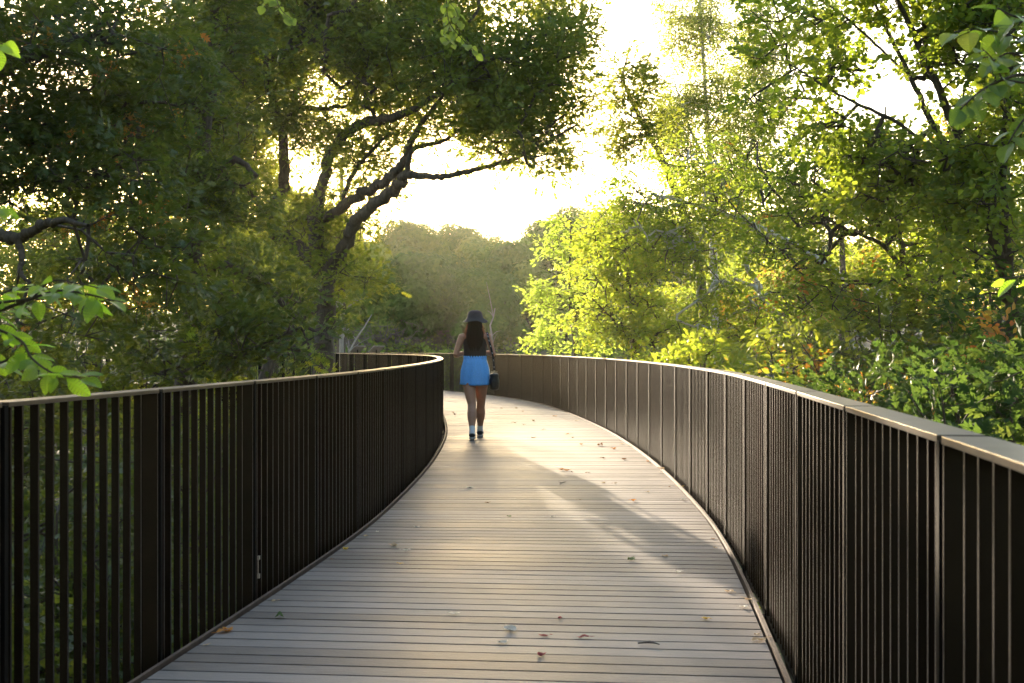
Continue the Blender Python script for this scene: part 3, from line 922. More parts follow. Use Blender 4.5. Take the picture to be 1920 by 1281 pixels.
# ------------------------------------------------------------------ bushes
def bush(label, cx, cy, top, rx, ry, leaf, size, mat, seed, dens=14., zc=None, mats2=None, bottom=None, group=None):
    gz = float(ground_z(cx, cy))
    b = np.array([cx, cy, gz - .05])
    g = np.random.default_rng(seed)
    low = gz + .35 if bottom is None else bottom
    h = top - low
    ee = [(cx, cy, low + h * .5, rx, ry, h * .5, 1.0)]
    for _ in range(4):
        a = g.uniform(0, 6.28)
        ee.append((cx + math.cos(a) * rx * .6, cy + math.sin(a) * ry * .6, low + h * g.uniform(.35, .72), rx * .55, ry * .55, h * .28, .6))
    limbs = []
    for k in range(5):
        a = k * 1.257 + g.uniform(0, .6)
        q = np.array([cx + math.cos(a) * rx * .55, cy + math.sin(a) * ry * .55, top - h * g.uniform(.15, .4)])
        limbs.append([(*b, .035), *[(*(b + (q - b) * f + g.normal(scale=.08, size=3)), .035 - .025 * f) for f in (.3, .65)], (*q, .008)])
    return tree('bush', label, 'bush', b, limbs, ee, leaf, size, mat, dens=dens, n_leaf=18, L=.3, lam=.7, thr=-.45, seed=seed, mats2=mats2, group=group, parts=('stem', 'foliage'))


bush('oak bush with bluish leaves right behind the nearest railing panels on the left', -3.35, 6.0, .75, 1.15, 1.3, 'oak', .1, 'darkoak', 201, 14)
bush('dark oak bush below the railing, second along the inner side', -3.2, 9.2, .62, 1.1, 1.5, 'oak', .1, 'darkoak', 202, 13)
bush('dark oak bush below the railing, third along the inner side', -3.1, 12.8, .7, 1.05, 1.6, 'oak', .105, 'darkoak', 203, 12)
bush('yellow green bush behind the inner railing, sunlight put into its leaf colour', -4.9, 11.0, .2, 1.0, 1.4, 'ovate', .065, 'lime', 204, 11)  # lighter lime leaf replaces sunlight that does not reach this bush
bush('small yellow leaved bush low down behind the second railing bay', -4.4, 14.6, -.4, 1.0, 1.3, 'ovate', .06, 'lime', 205, 11)  # also brightened by leaf colour, as no sun falls here
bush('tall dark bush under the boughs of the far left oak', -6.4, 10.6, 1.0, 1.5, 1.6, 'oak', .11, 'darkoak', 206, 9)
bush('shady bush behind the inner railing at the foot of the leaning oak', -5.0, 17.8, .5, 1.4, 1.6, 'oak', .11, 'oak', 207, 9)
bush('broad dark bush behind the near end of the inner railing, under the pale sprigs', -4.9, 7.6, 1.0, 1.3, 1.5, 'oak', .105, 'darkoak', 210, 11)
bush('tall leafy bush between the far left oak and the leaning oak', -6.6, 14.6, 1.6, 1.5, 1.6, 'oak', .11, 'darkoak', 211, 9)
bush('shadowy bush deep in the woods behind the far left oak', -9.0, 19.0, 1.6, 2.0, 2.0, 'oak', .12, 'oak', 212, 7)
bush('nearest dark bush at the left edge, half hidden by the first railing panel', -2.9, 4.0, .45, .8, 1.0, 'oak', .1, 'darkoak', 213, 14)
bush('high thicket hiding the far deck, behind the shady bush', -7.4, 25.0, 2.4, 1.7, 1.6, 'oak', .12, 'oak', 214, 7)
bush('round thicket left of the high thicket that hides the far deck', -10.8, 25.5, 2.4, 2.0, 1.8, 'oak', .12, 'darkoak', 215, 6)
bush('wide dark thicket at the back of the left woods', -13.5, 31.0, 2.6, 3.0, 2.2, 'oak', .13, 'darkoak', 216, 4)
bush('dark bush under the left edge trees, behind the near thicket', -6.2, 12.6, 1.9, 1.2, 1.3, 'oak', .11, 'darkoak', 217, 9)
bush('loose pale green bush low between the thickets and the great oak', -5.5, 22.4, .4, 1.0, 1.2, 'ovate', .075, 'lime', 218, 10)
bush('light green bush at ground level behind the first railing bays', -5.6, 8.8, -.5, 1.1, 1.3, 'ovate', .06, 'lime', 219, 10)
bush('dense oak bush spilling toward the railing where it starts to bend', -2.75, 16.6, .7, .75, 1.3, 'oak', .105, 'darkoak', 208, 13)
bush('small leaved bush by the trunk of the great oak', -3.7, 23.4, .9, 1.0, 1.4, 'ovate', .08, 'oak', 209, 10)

bush('dark green bush at the right edge behind the nearest railing panels', 2.95, 7.4, 1.15, .75, .9, 'oak', .1, 'shade', 221, 20, mats2=['autumn'], bottom=-.6)
bush('bushy oak seedling behind the outer railing below the slanting trunks', 3.1, 9.8, 1.35, .9, 1.1, 'oak', .1, 'shade', 222, 18, mats2=['autumn'], bottom=-.5)
bush('dark leafy bush with red leaves at the foot of the slanting trunks', 4.3, 10.6, 1.75, .9, 1.0, 'ovate', .085, 'shade', 223, 18, mats2=['autumn'], bottom=-.4)
bush('glossy green bush behind the middle of the outer railing', 3.05, 13.2, 1.5, .95, 1.2, 'ovate', .085, 'oak', 224, 17, mats2=['autumn'], bottom=-.5)
bush('sunlit yellow green bush brushing the outer railing', 2.75, 17.0, 1.45, .85, 1.3, 'oak', .1, 'bright', 225, 16, bottom=-.5)
bush('bright low bush along the outer railing below the backlit maple', 2.55, 20.6, 1.25, .85, 1.4, 'ovate', .09, 'bright', 226, 14, bottom=-.4)
bush('dark round bush in the shade under the leaning birch', 4.6, 14.8, 2.1, 1.1, 1.2, 'oak', .1, 'oak', 227, 14, mats2=['autumn'], bottom=-.2)
bush('shaded bush filling the space below the bent stemmed maple', 5.4, 12.6, 2.1, 1.0, 1.2, 'ovate', .085, 'shade', 228, 15, bottom=-.2)

# unseen woods behind and beside the viewer, added to cut the fill light
g = np.random.default_rng(66)
ee = []
for k in range(46):
    a = -math.pi / 2 + (k / 45 - .5) * 4.3
    rr_ = g.uniform(10, 17)
    x_, y_ = math.cos(a) * rr_, 3 + math.sin(a) * rr_
    if y_ > 2:
        x_ = math.copysign(max(abs(x_), 9.5), x_)
    ee.append((x_, y_, g.uniform(-1, 9), g.uniform(2.2, 3.4), g.uniform(2.2, 3.4), g.uniform(2.5, 4), 1))
    ee.append((x_ * 1.1, y_ * 1.1 - 1, g.uniform(5, 13), g.uniform(2.2, 3.4), g.uniform(2.2, 3.4), g.uniform(2.5, 4), 1))
tg = fill(ee, .6, g, 661, 2.5, -.7, .5)
d = g.normal(size=tg.shape)
V, T = stamp([spray(950 + k, 16, .9, 'round', .3, .1) for k in range(4)], tg, d, g.uniform(.8, 1.3, len(tg)), g)
tag(link('woods', np_mesh('woods', V, [T], [M['darkoak']])), kind='stuff')

# ground cover under the trees
g = np.random.default_rng(77)
n = 2600
x = np.concatenate([g.uniform(-12, -2.3, n), g.uniform(3, 10, 500)])
y = np.concatenate([4 + 22 * g.uniform(0, 1, n) ** 1.2, g.uniform(6, 26, 500)])
pos = np.column_stack([x, y, ground_z(x, y) + g.uniform(.05, .4, len(x))])
d = np.column_stack([g.normal(size=(len(x), 2)), g.uniform(.1, .6, len(x))])
V, T = stamp([spray(900 + k, 10, .25, 'ovate', .075, .1) for k in range(4)], pos, d, g.uniform(.7, 1.3, len(x)), g)
tag(link('ground_cover', np_mesh('ground_cover', V, [T], [M['mid']])), kind='stuff')

# ------------------------------------------------------------------ the far wooded hill
def far_tree(seed, h, r, mat):
    """round crown of many leafy lobes; the leaves of a lobe face outward"""
    g = np.random.default_rng(seed)
    lobes = []
    for k in range(20):
        a = k * 2.4 + g.uniform(0, .6); f = (k + .5) / 20
        zz = h * (.22 + .66 * f)
        wd = r * (1.0 - .95 * max(0, f - .35) ** 1.6) * g.uniform(.55, .95)
        lobes.append((math.cos(a) * wd * .8, math.sin(a) * wd * .8, zz, r * g.uniform(.28, .46)))
    lobes.append((0, 0, h * .55, r * .62)); lobes.append((0, 0, h * .8, r * .42))
    Ps, Ns = [], []
    for (x, y, z, q) in lobes:
        n = int(210 * (q / 1.1) ** 2) + 30
        v = g.normal(size=(n, 3)); v /= np.linalg.norm(v, axis=1)[:, None]
        Ps.append(np.array([x, y, z]) + v * (q * g.uniform(.7, 1.12, n))[:, None] * np.array([1, 1, .8])); Ns.append(v)
    Ps, Ns = np.vstack(Ps), np.vstack(Ns)
    Ns = Ns + np.array([0, 0, .15]) + g.normal(scale=.25, size=Ns.shape)
    Ns /= np.linalg.norm(Ns, axis=1)[:, None]
    t = np.cross(Ns, g.normal(size=Ns.shape)); t /= np.linalg.norm(t, axis=1)[:, None]
    Rm = np.stack([t, np.cross(Ns, t), Ns], 2)
    LV, LT = LEAF['oak']
    LV = LV - (.5, 0, 0)
    sz = g.uniform(.3, .62, len(Ps))
    V = np.einsum('nij,kj->nki', Rm, LV) * sz[:, None, None] + Ps[:, None]
    T = (LT[None] + (np.arange(len(Ps)) * len(LV))[:, None, None]).reshape(-1, 3)
    root = thing('canopy_tree', 'x', 'tree')
    limbs = [[(0, 0, -.6, .2), (g.normal() * .1, g.normal() * .1, h * .3, .16), (g.normal() * .2, g.normal() * .2, h * .75, .07)]]
    for k in range(6):
        a = k * 1.05 + g.uniform(0, .5)
        limbs.append([(0, 0, h * .22, .1), (math.cos(a) * r * .3, math.sin(a) * r * .3, h * .4, .07), (math.cos(a) * r * .7, math.sin(a) * r * .7, h * .6, .03)])
    A, B, ra, rb, _d = skeleton(limbs, np.zeros((0, 3)), g)
    v, q = segs_to_tube(A, B, ra, rb, 6)
    mb = MB(); mb.add(v, q)
    mb.build('trunk', M['bark'], root, smooth=True)
    link('crown', np_mesh('crown', V.reshape(-1, 3), [T], [M[mat]]), root)
    return root


def copy_thing(root, loc, rz, sc_, label, group):
    r_ = root.copy(); COL.objects.link(r_)
    r_.location = loc; r_.rotation_euler = (0, 0, rz); r_.scale = (sc_, sc_, sc_)
    tag(r_, label, None, group)
    for ch in list(root.children):
        c = ch.copy(); COL.objects.link(c); c.parent = r_
    return r_


protos = [far_tree(301, 8.6, 4.0, 'far'), far_tree(302, 9.4, 4.7, 'far'), far_tree(303, 7.4, 3.6, 'far')]
g = np.random.default_rng(5)
spots = []
for Y, n, x0, x1 in ((88, 8, -15, 16), (97, 8, -20, 22), (109, 8, -24, 30), (122, 9, -27, 36), (138, 10, -30, 42)):
    for k in range(n):
        spots.append((x0 + (x1 - x0) * (k + g.uniform(.2, .8)) / n, Y + g.uniform(-4, 4)))
used = set()
for i, (x, y) in enumerate(spots):
    k = int(g.integers(0, 3))
    loc = (x, y, float(ground_z(x, y)))
    s_ = g.uniform(.82, 1.2) * (.62 if y < 91 else .9 if y < 99 else 1)
    row = 'at the foot of' if y < 98 else ('halfway up' if y < 128 else 'along the crest of')
    lb = 'round green tree fading into golden haze ' + row + ' the far wooded hill'
    if k not in used:
        used.add(k); o = protos[k]; o.location = loc; o.rotation_euler.z = g.uniform(0, 6.28); o.scale = (s_,) * 3
        tag(o, lb, None, 'trees ' + row + ' the far wooded hill')
    else:
        copy_thing(protos[k], loc, g.uniform(0, 6.28), s_, lb, 'trees ' + row + ' the far wooded hill')


g = np.random.default_rng(78)
n = 1500
x, y = g.uniform(-26, 14, n), g.uniform(58, 94, n)
pos = np.column_stack([x, y, ground_z(x, y) + g.uniform(.05, .5, n)])
d = np.column_stack([g.normal(size=(n, 2)), g.uniform(.2, .9, n)])
V, T = stamp([spray(970 + k, 12, .9, 'ovate', .3, .1) for k in range(4)], pos, d, g.uniform(.7, 1.3, n), g)
tag(link('undergrowth', np_mesh('undergrowth', V, [T], [M['far']])), kind='stuff')


def bare_bush(seed, h, r):
    g = np.random.default_rng(seed)
    tg = []
    for _ in range(150):
        a = g.uniform(0, 6.28); q = g.uniform(0, 1) ** .5
        tg.append((math.cos(a) * r * q, math.sin(a) * r * q, h * g.uniform(.25, 1) * (1 - .35 * q)))
    A, B, ra, rb, dirs = skeleton([[(0, 0, -.3, .06), (.1, 0, h * .2, .05), (.1, .1, h * .45, .03)]], np.array(tg), g, step=.5, r_tip=.012, wander=.35)
    tg = np.array(tg)
    A = np.vstack([A, tg, tg]); B = np.vstack([B, tg + dirs * .5 + g.normal(scale=.2, size=tg.shape), tg + dirs * .4 + g.normal(scale=.3, size=tg.shape)])
    ra = np.concatenate([ra, np.full(len(tg) * 2, .012)]); rb = np.concatenate([rb, np.full(len(tg) * 2, .006)])
    v, q = segs_to_tube(A, B, ra, rb, 4)
    mb = MB(); mb.add(v, q)
    return mb.build('bare_bush', M['twig'])


bb = [bare_bush(401, 3.0, 1.9), bare_bush(402, 2.3, 1.6)]
for i, (px, Y) in enumerate([(650, 84), (700, 86), (745, 85), (790, 87), (680, 90), (730, 92), (840, 88), (960, 88)]):
    p = ground_pt(px, Y)
    o = bb[i % 2] if i < 2 else bb[i % 2].copy()
    if i >= 2:
        COL.objects.link(o)
    o.location = p; o.rotation_euler.z = i * 1.3
    tag(o, 'tangled leafless grey bush on the far bank behind the railing', 'bush', 'leafless bushes on the far bank')


def dead_tree(label, pts, rr):
    b = np.array(P(*pts[0])); b[2] = float(ground_z(b[0], b[1])) - .1
    mb = MB()
    pl = [b] + [P(*q) for q in pts]
    rl = [rr * 1.3] + list(np.linspace(rr, rr * .35, len(pts)))
    mb.tube(np.array(pl) - b, rl, 7)
    g = np.random.default_rng(int(pts[0][0]))
    for k in range(5):
        i = 1 + int(g.integers(0, len(pts) - 1)) if len(pts) > 1 else 1
        c = pl[i] - b
        e = c + np.array([g.normal() * .7, g.normal() * .4, abs(g.normal()) * .8 + .2])
        mb.tube([c, (c + e) / 2 + (0, 0, .1), e], [rr * .4, rr * .25, rr * .1], 5)
    o = mb.build('dead_tree', M['deadwood'], loc=b, smooth=True)
    return tag(o, label, 'tree')


dead_tree('thin pale dead tree on the far bank just right of the walker', [(922, 650, 80), (922, 630, 80), (919, 610, 80), (925, 595, 80), (928, 578, 80)], .075)
dead_tree('broken white dead trunk beside the great oak', [(640, 640, 60), (643, 600, 60), (648, 578, 60), (650, 555, 60)], .11)
dead_tree('slanting pale dead stem on the far bank left of the signs', [(655, 660, 75), (668, 635, 75), (684, 612, 75), (697, 590, 75)], .07)

# ------------------------------------------------------------------ information panels on the far railing
M['panel'] = simple('sign_panel', (.30, .24, .2), .5, 0, .15, 20)
for px, lb in ((682, 'tilted information panel on the far railing, the one nearer the oak trunk'), (724, 'tilted information panel on the far railing, the one nearer the walker')):
    x = (px - CX) / F * 44.2
    # nearest point on the outer rail
    c = offset_curve(-.045)
    sel = c[:, 1] > 38
    i = np.where(sel)[0][np.argmin(np.abs(c[sel, 0] - x))]
    p = c[i]
    root = thing('information_panel', lb, 'sign', (p[0], p[1], RAIL_H))
    m_ = MB()
    ax, ay = np.array([.17, .10, .0]), np.array([.10, -.04, .10])
    m_.box((.0, .12, .12), ax, ay, np.cross(ax, ay) / np.linalg.norm(np.cross(ax, ay)) * .012)
    m_.build('panel', M['panel'], root)
    m_ = MB()
    m_.box((0, .10, -.03), (.015, 0, 0), (0, .02, 0), (0, 0, .13))
    m_.box((0, .05, -.06), (.015, 0, 0), (0, .07, 0), (0, 0, .012))
    m_.build('bracket', M['steel'], root)

# ------------------------------------------------------------------ near sprigs: young trees just outside the rails
def near_tree(name, label, base, trunk, sprigs, LV, LT, size, mat, seed, droop=.5, every=.035, jitter=.25, hang=0.0):
    g = np.random.default_rng(seed)
    base = np.asarray(base, float)
    wood = MB()
    for tr in trunk:
        a = catmull(np.asarray(tr, float), 8)
        wood.tube(a[:, :3] - base, a[:, 3], 7)
    Vs, Ts, n0 = [], [], 0
    for sp in sprigs:
        a = catmull(np.array([(*P(px, py, Y), r_) for (px, py, Y, r_) in sp]), 10)
        wood.tube(a[:, :3] - base, a[:, 3], 5)
        L = arclen(a[:, :3])
        ss = np.arange(every * .6, L[-1], every)
        q = resample(a[:, :3], ss)
        t = np.gradient(q, axis=0); t /= np.linalg.norm(t, axis=1)[:, None] + 1e-9
        sg = np.where(np.arange(len(ss)) % 2, 1, -1)
        up = np.array([0, 0, 1.])
        sd = np.cross(t, up); sd /= np.linalg.norm(sd, axis=1)[:, None] + 1e-9
        dr = t * g.uniform(.3, .9, len(ss))[:, None] + sd * (sg * g.uniform(.5, 1.1, len(ss)))[:, None] + g.normal(scale=jitter, size=q.shape)
        dr[:, 2] -= droop * g.uniform(.2, 1.2, len(ss)) + hang
        dr[-1] = t[-1] + (0, 0, -droop * .4)
        Rm = frames(dr, g, up=(0, -.55, .8), roll=.4)
        pet = Rm[:, :, 0] * size * .18
        for k in range(len(ss)):
            wood.tube(np.array([q[k], q[k] + pet[k]]) - base, [.0011, .0008], 4, caps=False)
        sz = size * g.uniform(.65, 1.12, len(ss))
        V = np.einsum('nij,kj->nki', Rm, LV) * sz[:, None, None] + (q + pet)[:, None] - base
        T = (LT[None] + (np.arange(len(ss)) * len(LV))[:, None, None]).reshape(-1, 3) + n0
        Vs.append(V.reshape(-1, 3)); Ts.append(T); n0 += len(ss) * len(LV)
    root = thing(name, label, 'tree', base)
    wood.build('trunk', M['bark'], root, smooth=True)
    link('crown', np_mesh('crown', np.vstack(Vs), [np.vstack(Ts)], [M[mat]], smooth=False), root)
    return root


LD, LDT = leaf_detail(.52, 9, .035)
LRD, LRDT = leaf_detail(.82, 9, .03, True)
LP, LPT = leaf_detail(.95, 7, .06, True)

def join(p, q, r0, r1, sag=.0):
    p, q = np.asarray(p, float), np.asarray(q, float)
    return [(*(p + (q - p) * f + np.array([0, 0, sag * math.sin(math.pi * f)])), r0 + (r1 - r0) * f) for f in (0, .33, .66, 1)]


bl = np.array([-2.15, 3.5, float(ground_z(-2.15, 3.5)) - .05])
top = np.array([-2.1, 3.45, 2.4])
trunk = [[(*bl, .05), (bl[0] + .05, bl[1], -1.2, .04), (-2.12, 3.5, .6, .03), (*top, .012)]]
sprigs = [[(-60, 600, 3.4, .006), (0, 582, 3.3, .005), (60, 560, 3.25, .004), (110, 545, 3.2, .0035), (165, 552, 3.15, .003), (205, 562, 3.1, .002)],
          [(60, 560, 3.25, .003), (95, 528, 3.2, .0025), (140, 530, 3.15, .002), (185, 540, 3.1, .0015)],
          [(-60, 600, 3.45, .005), (-10, 615, 3.4, .004), (40, 640, 3.35, .0035), (60, 672, 3.3, .003), (100, 700, 3.25, .0025), (150, 708, 3.2, .0018)],
          [(-60, 560, 3.5, .005), (-20, 560, 3.4, .004), (30, 540, 3.4, .003), (70, 535, 3.35, .002)],
          [(-60, 640, 3.5, .005), (-10, 680, 3.4, .004), (30, 670, 3.4, .003), (75, 690, 3.35, .002)],
          [(-70, 90, 3.3, .005), (-30, 80, 3.25, .003), (5, 82, 3.2, .0018)],
          [(-70, 400, 3.3, .005), (-30, 385, 3.25, .003), (-2, 390, 3.2, .0018)]]
for s_ in sprigs:
    p = P(*s_[0][:3])
    k = np.array([-2.12, 3.5, max(-.5, p[2] - .15)])
    trunk.append(join(k, p, .012, s_[0][3], .02))
near_tree('sapling_tree', 'fresh light green leafy sprigs reaching in from the left edge, close to the camera', bl, trunk, sprigs, LD, LDT, .068, 'sapling', 501, .45, .019)

br = np.array([2.55, 3.3, float(ground_z(2.55, 3.3)) - .05])
trunk = [[(*br, .06), (2.5, 3.3, -1, .05), (2.45, 3.35, 1, .04), (2.4, 3.4, 2.2, .03), (2.35, 3.5, 3.2, .012)]]
sprigs = [[(1990, 150, 3.7, .006), (1920, 140, 3.65, .005), (1880, 150, 3.6, .004), (1840, 170, 3.55, .003), (1800, 205, 3.5, .002)],
          [(1990, 90, 3.8, .006), (1930, 80, 3.75, .004), (1880, 62, 3.7, .003), (1830, 55, 3.65, .002), (1790, 60, 3.6, .0015)],
          [(1990, 70, 3.7, .006), (1940, 40, 3.65, .004), (1900, 30, 3.6, .003), (1870, 15, 3.6, .002)],
          [(1990, 190, 3.6, .006), (1950, 200, 3.6, .004), (1915, 230, 3.55, .003), (1890, 270, 3.5, .002)],
          [(1880, 150, 3.6, .003), (1860, 110, 3.6, .002), (1840, 90, 3.55, .0015)],
          [(1990, 120, 3.75, .005), (1930, 110, 3.7, .004), (1890, 100, 3.7, .003), (1855, 120, 3.65, .002)]]
for s_ in sprigs:
    p = P(*s_[0][:3])
    trunk.append(join((2.42, 3.4, p[2] - .25), p, .014, s_[0][3], .02))
near_tree('linden_tree', 'dark rounded leaves hanging in from the top right corner, close to the camera', br, trunk, sprigs, LRD, LRDT, .068, 'linden', 511, .9, .026)

br = np.array([2.75, 4.3, float(ground_z(2.75, 4.3)) - .05])
trunk = [[(*br, .04), (2.7, 4.3, -.5, .03), (2.65, 4.3, 1.2, .02), (2.6, 4.3, 2.0, .008)]]
sprigs = [[(2000, 500, 4.3, .005), (1945, 512, 4.25, .004), (1905, 520, 4.2, .003), (1872, 522, 4.2, .0018)]]
trunk.append(join((2.66, 4.3, 1.15), P(2000, 500, 4.3), .01, .005))
near_tree('sapling_tree', 'small cluster of yellow green leaves at the right edge above the railing', br, trunk, sprigs, LD, LDT, .075, 'sapling', 521, .9, .04)

bp_ = np.array([-4.6, 7.4, float(ground_z(-4.6, 7.4)) - .05])
A1, A2 = P(520, -70, 7.6), P(850, -70, 7.6)
trunk = [[(*bp_, .1), (-4.5, 7.4, 0, .085), (-4.2, 7.4, 2.5, .065), (-3.2, 7.5, 4.1, .045), (-2.0, 7.6, 4.5, .03), (*(A1 + (0, 0, .75)), .02), (*(A2 + (0, 0, .55)), .012), (A2[0] + .5, A2[1], A2[2] + .5, .005)],
         join(A1 + (0, 0, .75), A1, .007, .004, .05), join(A2 + (0, 0, .55), A2, .007, .004, .05)]
sprigs = [[(520, -70, 7.6, .004), (515, -20, 7.6, .003), (525, 15, 7.55, .0025), (545, 35, 7.5, .0015)],
          [(518, -40, 7.6, .003), (500, -10, 7.6, .002), (492, 10, 7.6, .0015)],
          [(850, -70, 7.6, .004), (838, -10, 7.6, .003), (842, 40, 7.55, .0025), (868, 75, 7.5, .002), (895, 100, 7.5, .0012)],
          [(842, 40, 7.55, .002), (832, 65, 7.55, .0018), (850, 85, 7.5, .0012)],
          [(840, 0, 7.6, .002), (855, 20, 7.55, .0018), (862, 40, 7.5, .0012)]]
near_tree('poplar_tree', 'bright yellow green sprays dangling from an overhead bough at the top of the view', bp_, trunk, sprigs, LP, LPT, .06, 'lime', 531, .9, .026, .5, .4)

# ------------------------------------------------------------------ the walker
M['skin'] = simple('skin', (.43, .21, .125), .5, 0, .06, 20)
M['skin'].node_tree.nodes['Principled BSDF'].inputs['Subsurface Weight'].default_value = .08
M['skin'].node_tree.nodes['Principled BSDF'].inputs['Subsurface Radius'].default_value = (.02, .008, .004)
M['blue'] = simple('blue_jersey', (.14, .42, .92), .85, 0, .1, 60, .15)
M['stripe'] = simple('white_stripe', (.75, .76, .78), .85)
M['black'] = simple('black_knit', (.012, .012, .014), .85, 0, .2, 80, .15)
M['hat'] = simple('charcoal_denim', (.030, .031, .031), .85, 0, .25, 60, .2)
M['hair'] = bark_mat('dark_hair', (.003, .002, .0015), (.007, .004, .003), (60, 60, 2), .5)
M['hair'].node_tree.nodes['Principled BSDF'].inputs['Specular IOR Level'].default_value = .08
M['hair'].node_tree.nodes['Principled BSDF'].inputs['Roughness'].default_value = .6
M['fly'] = leaf_mat('loose_hair', [(0, (.08, .03, .012)), (1, (.12, .045, .02))], [(0, (.36, .13, .06)), (1, (.5, .2, .09))], .5, .4)
M['sock'] = simple('white_sock', (.72, .72, .72), .9)
M['shoe'] = simple('black_suede', (.014, .014, .016), .7)
M['sole'] = simple('grey_sole', (.33, .31, .28), .7)
M['leather'] = simple('black_leather', (.01, .01, .011), .32, 0, .2, 30)
M['eye'] = simple('eye_white', (.7, .68, .65), .2)

WX, WY = (890.5 - CX) / F * 17.3, 17.3
woman = thing('person', 'woman walking away in a black bucket hat, black sleeveless top and blue skirt', 'person', (WX, WY, 0))

body = MB()
# torso and neck
body.tube([(0, .03, .76), (0, .03, .82), (0, .03, .90), (0, .025, .98), (0, .02, 1.06), (0, .02, 1.13), (0, .02, 1.22), (0, .015, 1.31), (0, .005, 1.37), (0, 0, 1.41), (0, .005, 1.44), (0, .015, 1.50), (0, .02, 1.54)],
          [(.12, .08), (.165, .105), (.178, .115), (.163, .10), (.138, .085), (.13, .082), (.138, .09), (.155, .092), (.16, .078), (.12, .062), (.06, .055), (.05, .052), (.05, .05)], 20)
# head, nose, lips, chin, ears
body.tube([(0, .03, 1.418), (0, .03, 1.44), (0, .025, 1.48), (0, .02, 1.53), (0, .015, 1.58), (0, .015, 1.62), (0, .015, 1.65)], [(.025, .04), (.048, .068), (.064, .085), (.074, .096), (.074, .096), (.055, .075), (.02, .03)], 20)
body.tube([(0, .112, 1.555), (0, .125, 1.53), (0, .138, 1.515), (0, .118, 1.505)], [.008, .011, .013, .008], 8, ref=(1, 0, 0))
body.tube([(-.022, .106, 1.475), (0, .114, 1.477), (.022, .106, 1.475)], [.006, .009, .006], 8, ref=(0, 0, 1))
for sx in (-1, 1):
    body.tube([(sx * .076, .01, 1.50), (sx * .083, .005, 1.53), (sx * .08, 0, 1.56)], [.008, .014, .012], 8)


def leg(hip, knee, ankle, toe_dir, sx):
    hip, knee, ankle = (np.array(v, float) for v in (hip, knee, ankle))
    def lp(a, b2, f): return a + (b2 - a) * f
    body.tube([hip + (0, 0, .06), hip, lp(hip, knee, .3), lp(hip, knee, .6), lp(hip, knee, .85), knee, lp(knee, ankle, .14), lp(knee, ankle, .32) + (0, -.012, 0), lp(knee, ankle, .5) + (0, -.008, 0), lp(knee, ankle, .72), lp(knee, ankle, .9), ankle, ankle + (0, 0, -.03)],
              [.088, .096, .091, .078, .064, .058, .057, .064, .060, .045, .036, .034, .03], 18)
    body.tube([ankle + (0, -.03, -.055), ankle + (0, .03, -.05), ankle + (0, .10, -.065), ankle + (0, .16, -.075)], [(.028, .03), (.034, .034), (.04, .02), (.03, .012)], 12, ref=(0, 0, 1))


LK = ((-.088, .03, .84), (-.040, -.075, .47), (-.030, -.26, .115))
RK = ((.088, .03, .84), (.075, .19, .475), (.060, .335, .105))
leg(*LK, None, -1)
leg(*RK, None, 1)


def arm(sh, el, wr, sx):
    sh, el, wr = (np.array(v, float) for v in (sh, el, wr))
    body.tube([sh + (-sx * .05, 0, .015), sh, sh + (el - sh) * .15, sh + (el - sh) * .5, sh + (el - sh) * .85, el], [.045, .052, .048, .042, .036, .036], 14)
    body.tube([el, el + (wr - el) * .2, el + (wr - el) * .5, el + (wr - el) * .85, wr], [.036, .039, .034, .026, .024], 14, ref=(0, 0, 1))
    # hand: palm, four curled fingers, thumb
    d = (wr - el) / np.linalg.norm(wr - el)
    up = np.array([0, 0, 1.0]); inn = np.array([-sx, 0, 0.])
    palm = wr + d * .045
    body.tube([wr - d * .005, wr + d * .03, wr + d * .08], [(.024, .016), (.036, .015), (.038, .013)], 12, ref=(1, 0, 0))
    for k, (off_, ln) in enumerate(((.028, .062), (.010, .070), (-.008, .066), (-.025, .052))):
        c = wr + d * .075 + up * off_
        body.tube([c, c + d * ln * .42, c + d * ln * .72 + inn * ln * .32, c + d * ln * .66 + inn * ln * .72], [.0088, .0082, .0076, .006], 8, ref=up)
    c = wr + d * .025 + up * .03
    body.tube([c, c + d * .03 + up * .022 + inn * .012, c + d * .055 + up * .026 + inn * .03], [.012, .010, .007], 8, ref=(1, 0, 0))


arm((-.178, 0, 1.378), (-.262, -.045, 1.135), (-.125, .13, 1.165), -1)
arm((.178, 0, 1.378), (.25, -.045, 1.145), (.13, .135, 1.175), 1)
ob = body.build('body', M['skin'], woman, smooth=True)
rm = ob.modifiers.new('one_surface', 'REMESH'); rm.mode = 'VOXEL'; rm.voxel_size = .0048; rm.use_smooth_shade = True
sm = ob.modifiers.new('soft', 'SMOOTH'); sm.iterations = 5; sm.factor = .5
for sx in (-1, 1):
    m_ = MB(); m_.tube([(sx * .03, .096, 1.535), (sx * .03, .103, 1.535), (sx * .03, .108, 1.535)], [.009, .012, .004], 10, ref=(0, 0, 1))
    m_.build('eye', M['eye'], woman, smooth=True)

# top
def ring_loft(rows, n=48, fn=None, close=True):
    """rows: (cx, cy, z, rx, ry) -> grid of points"""
    a = np.arange(n) / n * 2 * np.pi
    out = []
    for i, (cx, cy, z, rx, ry) in enumerate(rows):
        q = np.stack([cx + rx * np.cos(a), cy + ry * np.sin(a), np.full(n, z)], 1)
        if fn:
            q = fn(q, a, i, len(rows))
        out.append(q)
    V = np.vstack(out)
    i, j = np.meshgrid(np.arange(len(rows) - 1), np.arange(n), indexing='ij')
    k = (j + 1) % n
    Q = np.stack([i * n + j, i * n + k, (i + 1) * n + k, (i + 1) * n + j], -1).reshape(-1, 4)
    return V, Q


